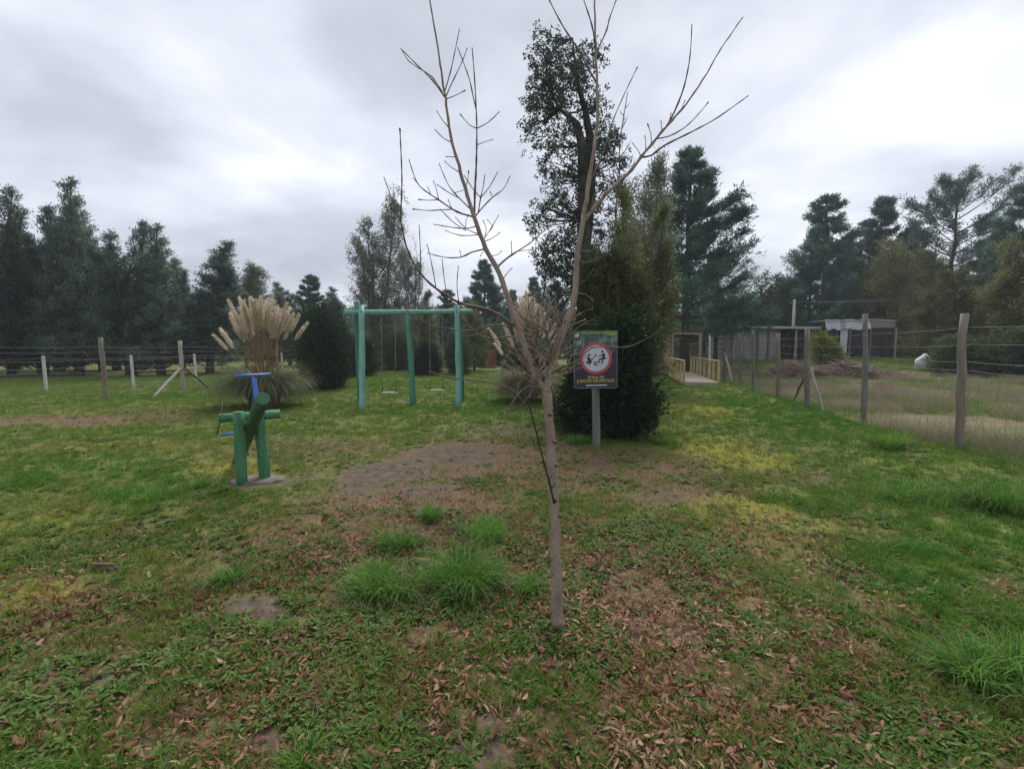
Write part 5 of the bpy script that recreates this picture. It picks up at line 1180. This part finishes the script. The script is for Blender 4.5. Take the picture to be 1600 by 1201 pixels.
# ------------------------------------------------------------------ the young leafless tree in the foreground
def young_tree():
    bx, by = G(872, 973); t = thing('young_bare_tree', 'young leafless tree with two leaders, standing alone in the foreground turf', 'tree', (bx, by, h1(bx, by))); o = Vector(t.location)
    r = random.Random(21); allp = []    # (px, py, Y, radius px, owner)
    def smooth(pts):
        # Catmull-Rom through the measured joints
        q = [pts[0]]+list(pts)+[pts[-1]]; out = []
        for i in range(1, len(q)-2):
            p0, p1, p2, p3 = [np.array(k, float) for k in q[i-1:i+3]]; n = max(2, int(np.hypot(*(p2-p1)[:2])/14)+1)
            for j in range(n): s = j/n; out.append(.5*((2*p1)+(p2-p0)*s+(2*p0-5*p1+4*p2-p3)*s*s+(3*p1-p0-3*p2+p3)*s**3))
        out.append(np.array(pts[-1], float)); return out
    def limb(pts, r0, r1, dy=0.0, name='branch', mat='bark_young', parent=None, y0=None, node=None):
        nearest = None
        if y0 is None:
            d = [(abs(a[0]-pts[0][0])+abs(a[1]-pts[0][1]), i) for i, a in enumerate(allp)]; i = min(d)[1]; y0 = allp[i][2]; parent = allp[i][4] if parent is None else parent
            nearest = allp[i]
            pts = [(nearest[0]*.7+pts[0][0]*.3, nearest[1]*.7+pts[0][1]*.3)]+list(pts[1:]) if min(d)[0] < 14 else [(nearest[0], nearest[1])]+list(pts)
        S = smooth(pts); n = len(S); W = []; Rd = []; L = 0
        ln = sum(float(np.hypot(*(S[i+1]-S[i])[:2])) for i in range(n-1)); acc = 0; node = node or r.uniform(22, 30); nx = node
        for i in range(n):
            if i: acc += float(np.hypot(*(S[i]-S[i-1])[:2]))
            s = acc/max(ln, 1e-6); Y = y0+dy*s; rad = (r0*(1-s)**1.35+r1*s)*(.82 if name == 'trunk' else .71 if r0 > 6 else .64)
            if acc > nx and r0 < 5: rad *= 1.28; rad += .18; nx += node
            W.append(Vector(P(S[i][0]+(r.gauss(0, .5) if 0 < i < n-1 and r0 > 4 else 0), S[i][1], Y))-o); rad *= 1+(.05*math.sin(acc*.21)+r.gauss(0, .02) if r0 > 4 else 0); rad += 4.5*math.exp(-acc/9) if name == 'trunk' else 0; Rd.append(rad/740*Y)
        if r1 < 1.2 and n > 2 and name != 'trunk':     # terminal bud
            dvec = (W[-1]-W[-2]).normalized(); rb = Rd[-1]; W += [W[-1]+dvec*.003, W[-1]+dvec*.008, W[-1]+dvec*.014]; Rd += [rb*1.45, rb*1.4, rb*.3]
        mb = MB(); mb.tube(W, Rd, 14 if r0 > 5 else 8 if r0 > 2 else 6, rnd=r if r0 > 5 else None)
        top = parent if parent is not None else t
        depth_name = 'twig' if (parent is not None and parent is not t and parent.name.split('.')[0] == 'branch') else name
        par = top
        if parent is not None and parent.name.split('.')[0] == 'twig': par = parent.parent
        if parent is not None and parent.name.split('.')[0] == 'trunk': par = t; depth_name = name
        ob = mb.build(depth_name, M[mat], par)
        for i in range(n): s = i/max(1, n-1); allp.append((S[i][0], S[i][1], y0+dy*s, r0*(1-s)+r1*s, ob))
        return ob
    tr = limb([(872, 985), (871, 960), (869, 900), (868, 860), (866, 790), (862, 720), (858, 660), (854, 618), (853, 606)], 12, 9.3, .03, 'trunk', y0=by)
    LL = limb([(856, 612), (842, 598), (830, 578), (824, 556), (816, 528), (809, 508), (800, 484), (788, 450), (776, 418), (758, 388), (741, 338), (720, 270), (702, 200), (696, 154), (690, 112), (680, 51), (671, 0), (666, -30)], 8.3, 1.4, -.10, parent=t, y0=by+.03)
    for i, a in enumerate(allp):   # taper of the leader is quicker near the fork
        pass
    RR = limb([(853, 612), (858, 588), (866, 564), (872, 540), (880, 516), (887, 498), (895, 478), (898, 456), (900, 420), (903, 390), (911, 345), (923, 261), (933, 196), (933, 140), (931, 80), (929, 0), (928, -40)], 9.0, 1.6, .12, parent=t, y0=by+.03)
    th = 'twig'
    # limbs of the right leader
    limb([(911, 347), (918, 338), (948, 303), (986, 266), (1002, 245), (1035, 205), (1065, 172), (1097, 126), (1125, 79), (1158, 31)], 4.6, .9, -.30)
    limb([(1002, 247), (1018, 243), (1037, 228), (1083, 205), (1121, 184), (1166, 152)], 2.4, .9, -.1, mat=th)
    limb([(1040, 198), (1055, 172), (1069, 135), (1078, 89), (1081, 42)], 2.2, .9, .05, mat=th)
    limb([(1024, 221), (1045, 213), (1069, 200), (1090, 180), (1105, 162)], 1.6, .8, .06, mat=th)
    for a in ([(1018, 222), (1017, 210), (1013, 197)], [(1008, 232), (1009, 222), (1008, 215)], [(999, 243), (997, 235), (990, 226)], [(1046, 190), (1048, 180)], [(1033, 205), (1033, 192)], [(1063, 172), (1069, 160)]): limb(a, 1.1, .8, 0, mat=th)
    limb([(926, 285), (940, 245), (955, 196), (972, 155), (995, 107)], 1.9, .8, .2, mat=th)
    limb([(931, 134), (918, 105), (902, 75), (880, 42), (858, 0), (850, -20)], 2.4, 1.1, .05, mat=th)
    limb([(931, 78), (927, 50), (922, 30), (912, 0), (908, -14)], 1.9, 1.0, -.1, mat=th)
    limb([(935, 86), (948, 47), (952, 30), (963, 0), (968, -12)], 2.0, 1.0, .1, mat=th)
    for a in ([(907, 352), (893, 330), (886, 318)], [(913, 335), (903, 318), (902, 306)], [(917, 330), (930, 300), (933, 292)], [(919, 325), (938, 312), (944, 302)], [(903, 396), (925, 392), (938, 384)], [(904, 411), (925, 408), (942, 400)],
              [(903, 444), (915, 437), (922, 428)], [(899, 462), (915, 460), (925, 468)], [(880, 512), (905, 490), (924, 483)]): limb(a, 1.2, .7, r.uniform(-.1, .1), mat=th)
    # limbs of the left leader
    limb([(694, 150), (676, 126), (650, 100), (629, 79)], 1.7, .8, -.1, mat=th); limb([(691, 140), (676, 121), (655, 107), (638, 95), (630, 82)], 1.5, .8, .1, mat=th)
    limb([(694, 146), (704, 112), (712, 75), (717, 50)], 1.6, .8, -.05, mat=th); limb([(697, 153), (706, 130), (715, 112), (724, 92), (729, 78)], 1.6, .8, .08, mat=th)
    limb([(699, 157), (710, 150), (724, 143)], 1.3, .7, 0, mat=th)
    limb([(742, 336), (742, 300), (744, 261), (745, 200), (742, 131), (738, 78)], 2.6, .9, .12, mat=th)
    limb([(744, 172), (739, 150), (734, 126), (725, 100), (716, 77)], 1.5, .8, .05, mat=th); limb([(745, 202), (733, 195), (721, 181)], 1.2, .7, 0, mat=th); limb([(745, 201), (762, 192), (778, 177)], 1.2, .8, 0, mat=th); limb([(746, 228), (757, 222), (767, 219)], 1.1, .7, 0, mat=th)
    for a in ([(697, 196), (690, 186), (684, 176)], [(705, 226), (693, 216), (682, 205)], [(709, 245), (704, 245), (700, 245)], [(715, 268), (706, 262), (697, 254)], [(727, 298), (731, 280), (732, 270)]): limb(a, 1.3, .8, 0, mat=th)
    limb([(739, 341), (722, 334), (707, 327), (685, 312), (664, 298), (651, 284), (640, 253)], 2.3, .8, -.12, mat=th)
    for a in ([(707, 327), (690, 328), (668, 329), (648, 327)], [(686, 313), (670, 313), (657, 312)], [(686, 312), (682, 296), (678, 285)], [(704, 325), (701, 314)], [(671, 302), (669, 294)], [(652, 286), (646, 279)]): limb(a, 1.3, .8, .03, mat=th)
    limb([(735, 330), (718, 310), (703, 293), (694, 275), (687, 258)], 1.7, .8, .1, mat=th); limb([(722, 311), (703, 302), (685, 290)], 1.3, .8, 0, mat=th); limb([(712, 301), (721, 298)], 1.0, .7, 0, mat=th)
    limb([(744, 340), (756, 322), (770, 308), (785, 297), (791, 288), (796, 277)], 1.9, .8, .1, mat=th); limb([(769, 309), (767, 302)], 1.0, .8, 0, mat=th)
    limb([(746, 334), (751, 309), (755, 292), (757, 277)], 1.5, .8, -.1, mat=th); limb([(751, 309), (765, 292), (776, 272)], 1.3, .8, 0, mat=th); limb([(750, 308), (738, 294), (727, 277)], 1.3, .8, 0, mat=th)
    limb([(746, 367), (729, 358), (713, 341)], 1.4, .8, .1, mat=th); limb([(745, 354), (730, 357), (705, 355), (681, 351)], 1.4, .8, -.1, mat=th); limb([(727, 367), (708, 347), (690, 329)], 1.2, .8, 0, mat=th); limb([(748, 369), (720, 368), (698, 361)], 1.3, .8, .1, mat=th)
    limb([(725, 356), (728, 345), (731, 338)], 1.1, .8, 0, mat=th)
    limb([(756, 375), (770, 352), (778, 338)], 1.4, .8, .1, mat=th); limb([(758, 378), (768, 373), (779, 365)], 1.2, .8, 0, mat=th); limb([(754, 368), (760, 358), (756, 347)], 1.2, .8, 0, mat=th); limb([(764, 362), (770, 354), (763, 345)], 1.0, .7, 0, mat=th)
    limb([(758, 391), (737, 394), (720, 402), (694, 402), (671, 396)], 2.0, .8, -.1, mat=th); limb([(722, 401), (719, 394)], 1.0, .7, 0, mat=th)
    limb([(778, 417), (788, 407), (800, 398), (828, 380), (842, 368), (857, 355)], 2.7, .8, .15, mat=th); limb([(799, 398), (799, 380)], 1.2, .8, 0, mat=th); limb([(842, 366), (835, 352), (828, 345)], 1.1, .8, 0, mat=th); limb([(843, 364), (842, 350)], 1.0, .8, 0, mat=th); limb([(812, 392), (828, 390)], 1.0, .7, 0, mat=th)
    limb([(786, 434), (793, 426), (798, 421)], 1.6, .9, 0, mat=th); limb([(766, 402), (777, 398), (782, 394)], 1.2, .7, 0, mat=th); limb([(765, 398), (757, 392), (752, 398)], 1.1, .7, 0, mat=th)
    # the long arching branch to the left
    limb([(811, 512), (796, 504), (780, 492), (754, 481), (726, 476), (700, 463), (672, 443), (650, 418), (635, 385), (628, 355), (626, 338), (628, 280), (625, 205)], 3.6, 1.1, -.35, mat=th)
    limb([(627, 345), (616, 320), (601, 280)], 1.6, .9, .05, mat=th)
    for a in ([(659, 428), (657, 395), (655, 355)], [(681, 450), (678, 430), (671, 396), (668, 385)], [(696, 461), (694, 435), (691, 408)], [(716, 474), (714, 445), (716, 419)], [(700, 464), (688, 454), (680, 449)], [(715, 472), (703, 462), (699, 456)]): limb(a, 1.4, .8, .02, mat=th)
    # lower spray of thin branches
    limb([(700, 591), (670, 580), (703, 590), (753, 595), (787, 603), (806, 613), (824, 640)][1:], 1.7, 1.6, .0, mat=th, parent=t, y0=by+.15)
    limb([(866, 786), (858, 752), (848, 715), (838, 675), (828, 638), (820, 622)], 2.6, 1.8, -.12, mat='twig_dark', parent=t, y0=by-.03, name='branch')
    for a in ([(846, 705), (838, 700), (834, 692)], [(838, 678), (844, 672)], [(856, 748), (861, 745)]): limb(a, 1.2, .9, 0, mat='twig_dark')
    limb([(843, 596), (838, 600), (815, 610), (800, 630), (793, 650), (785, 670), (770, 684), (742, 688), (720, 687)], 2.2, 1.0, -.35, mat=th)
    limb([(840, 594), (832, 600), (830, 612), (822, 625), (808, 638)], 2.0, 1.2, -.15, mat=th); limb([(821, 620), (833, 620), (845, 622)], 1.6, 1.2, .1, mat=th)
    limb([(836, 588), (822, 578), (808, 568), (800, 560)], 2.2, 1.1, -.1, mat='twig_dark'); limb([(838, 588), (852, 572), (868, 550), (876, 524), (879, 505), (878, 492)], 2.6, 1.2, .1, mat='twig_dark')
    limb([(844, 590), (870, 588), (890, 582), (905, 576)], 1.9, .9, .1, mat=th)
    limb([(846, 590), (874, 576), (900, 564), (912, 554), (925, 543), (950, 542), (980, 542), (1003, 533), (1027, 519), (1040, 508)], 2.2, .8, -.3, mat=th)
    limb([(846, 588), (864, 582), (885, 572), (905, 562), (915, 556)], 1.7, .9, .2, mat=th); limb([(903, 562), (918, 566), (930, 556)], 1.0, .8, 0, mat=th)
    limb([(868, 580), (888, 578), (906, 574)], 1.3, .8, -.1, mat=th)
    limb([(858, 592), (862, 606), (872, 594), (878, 588)], 1.6, .9, .1, mat=th)
    limb([(808, 513), (790, 508), (770, 508), (758, 510), (738, 516), (718, 516), (700, 513)], 2.0, 1.0, -.1, mat=th); limb([(781, 494), (772, 508), (758, 518), (740, 524), (727, 526)], 1.9, 1.2, -.1, mat=th)
    limb([(700, 514), (675, 508), (655, 498), (648, 492)], 1.2, .8, 0, mat=th); limb([(746, 522), (728, 504), (718, 485), (712, 478)], 1.2, .8, .1, mat=th)
    limb([(812, 526), (795, 526), (774, 529), (758, 527), (746, 520)], 1.9, 1.0, .1, mat=th); limb([(818, 547), (808, 547), (798, 542), (788, 536)], 1.8, 1.1, .1, mat=th)
    limb([(820, 562), (812, 556), (806, 546)], 1.3, .8, .1, mat=th)
    limb([(872, 500), (858, 502), (845, 508), (835, 520), (828, 526)], 1.8, 1.0, .05, mat=th); limb([(874, 498), (864, 486), (852, 474), (848, 462)], 1.6, .9, .1, mat=th); limb([(876, 494), (884, 478), (890, 466)], 1.7, .9, .08, mat=th)
    limb([(810, 478), (804, 468), (797, 455)], 1.6, .9, .1, mat=th); limb([(809, 485), (806, 470), (799, 462)], 1.2, .8, 0, mat=th)
    limb([(884, 540), (890, 530), (896, 518), (908, 508), (924, 500)], 1.6, .8, .1, mat=th); limb([(905, 510), (918, 507), (932, 507)], 1.0, .7, 0, mat=th)
    limb([(872, 560), (880, 555), (890, 550), (896, 545)], 1.8, .9, .1, mat=th); limb([(876, 558), (890, 556), (902, 548)], 1.4, .8, 0, mat=th)
    limb([(851, 448), (848, 420), (842, 400)], 0.9, .7, 0, mat=th, parent=t, y0=by+.4) if False else None
    limb([(862, 580), (855, 560), (846, 548), (838, 540)], 1.4, .8, -.1, mat=th); limb([(858, 596), (866, 600), (872, 612)], 1.2, .8, 0, mat=th)
    for k in range(130):  # fine shoots crowding the fork
        a = r.uniform(-2.9, -.2); x = 850+r.uniform(-30, 36); y = 552+r.uniform(-60, 44); L = r.uniform(16, 52); limb([(x, y), (x+L*.5*math.cos(a)+r.uniform(-4, 4), y+L*.5*math.sin(a)), (x+L*math.cos(a), y+L*math.sin(a)-4)], 1.35, .8, r.uniform(-.12, .12), mat='bark_young' if k % 3 else th)
    limb([(860, 646), (868, 637), (880, 630)], 2.0, 1.3, -.04, mat='twig_dark')
    # a few green leaves beside the broken branch
    g = np.random.default_rng(3); c = np.array(Vector(P(843, 690, by+.02))-o); n = 22
    C = c+g.normal(0, .012, (n, 3)); D = unit(g.normal(0, 1, (n, 3))+np.array([.4, 0, 0])); ob = link(bpy.data.objects.new('leaf_spray', leaves_mesh('leaf_spray', C, D, g.uniform(.02, .05, n), g.uniform(.008, .014, n), g.random(n)*.5+.3, M['weed'], g)), t); ob['kind'] = 'stuff'
    # knots on the trunk and a pale collar at its foot
    for px, py, sx in ((861, 648, 1), (872, 727, 1), (862, 760, -1), (877, 806, 1), (866, 690, -1), (872, 880, 1), (868, 783, 0)):
        q = Vector(P(px, py, by-.03*(1-abs(sx)*.8)))-o; mb = MB(); mb.tube([q+Vector((-.010*sx, .01, -.002)), q+Vector((.002*sx, -.004, .002)), q+Vector((.007*sx, -.008, .005))], [.010, .007, .003], 8); mb.build('knot', M['twig_dark' if sx == 0 else 'twig'], t)
    mb = MB(); n = 22; vs = []
    for z, q in ((-.03, .056), (.0, .046), (.026, .0385), (.03, .034), (.0, .034)):
        for k in range(n): a = 6.283*k/n; w_ = q*(1+.03*math.sin(5*a)); vs.append((w_*math.cos(a)+.001, w_*math.sin(a), z+(.012*math.sin(a+2) if z > .03 else 0)))
    mb.poly(vs, [(j*n+k, j*n+(k+1) % n, (j+1)*n+(k+1) % n, (j+1)*n+k) for j in range(4) for k in range(n)], True); mb.build('collar', M['concrete'], t)
young_tree()

# ------------------------------------------------------------------ thin autumn haze over the field
def haze():
    mb = MB(); mb.box((0, 30, 8.8), (230, 230, 23)); m = bpy.data.materials.new('haze'); m.use_nodes = True; t = m.node_tree; t.nodes.clear()
    pv = N(t, 'ShaderNodeVolumePrincipled'); pv.inputs['Color'].default_value = (.86, .92, 1, 1); pv.inputs['Density'].default_value = .0010; pv.inputs['Anisotropy'].default_value = .2
    out = N(t, 'ShaderNodeOutputMaterial'); t.links.new(pv.outputs[0], out.inputs['Volume']); o = mb.build('haze', m); tag(o, 'thin pale haze in the damp air', 'haze', kind='stuff')
haze()
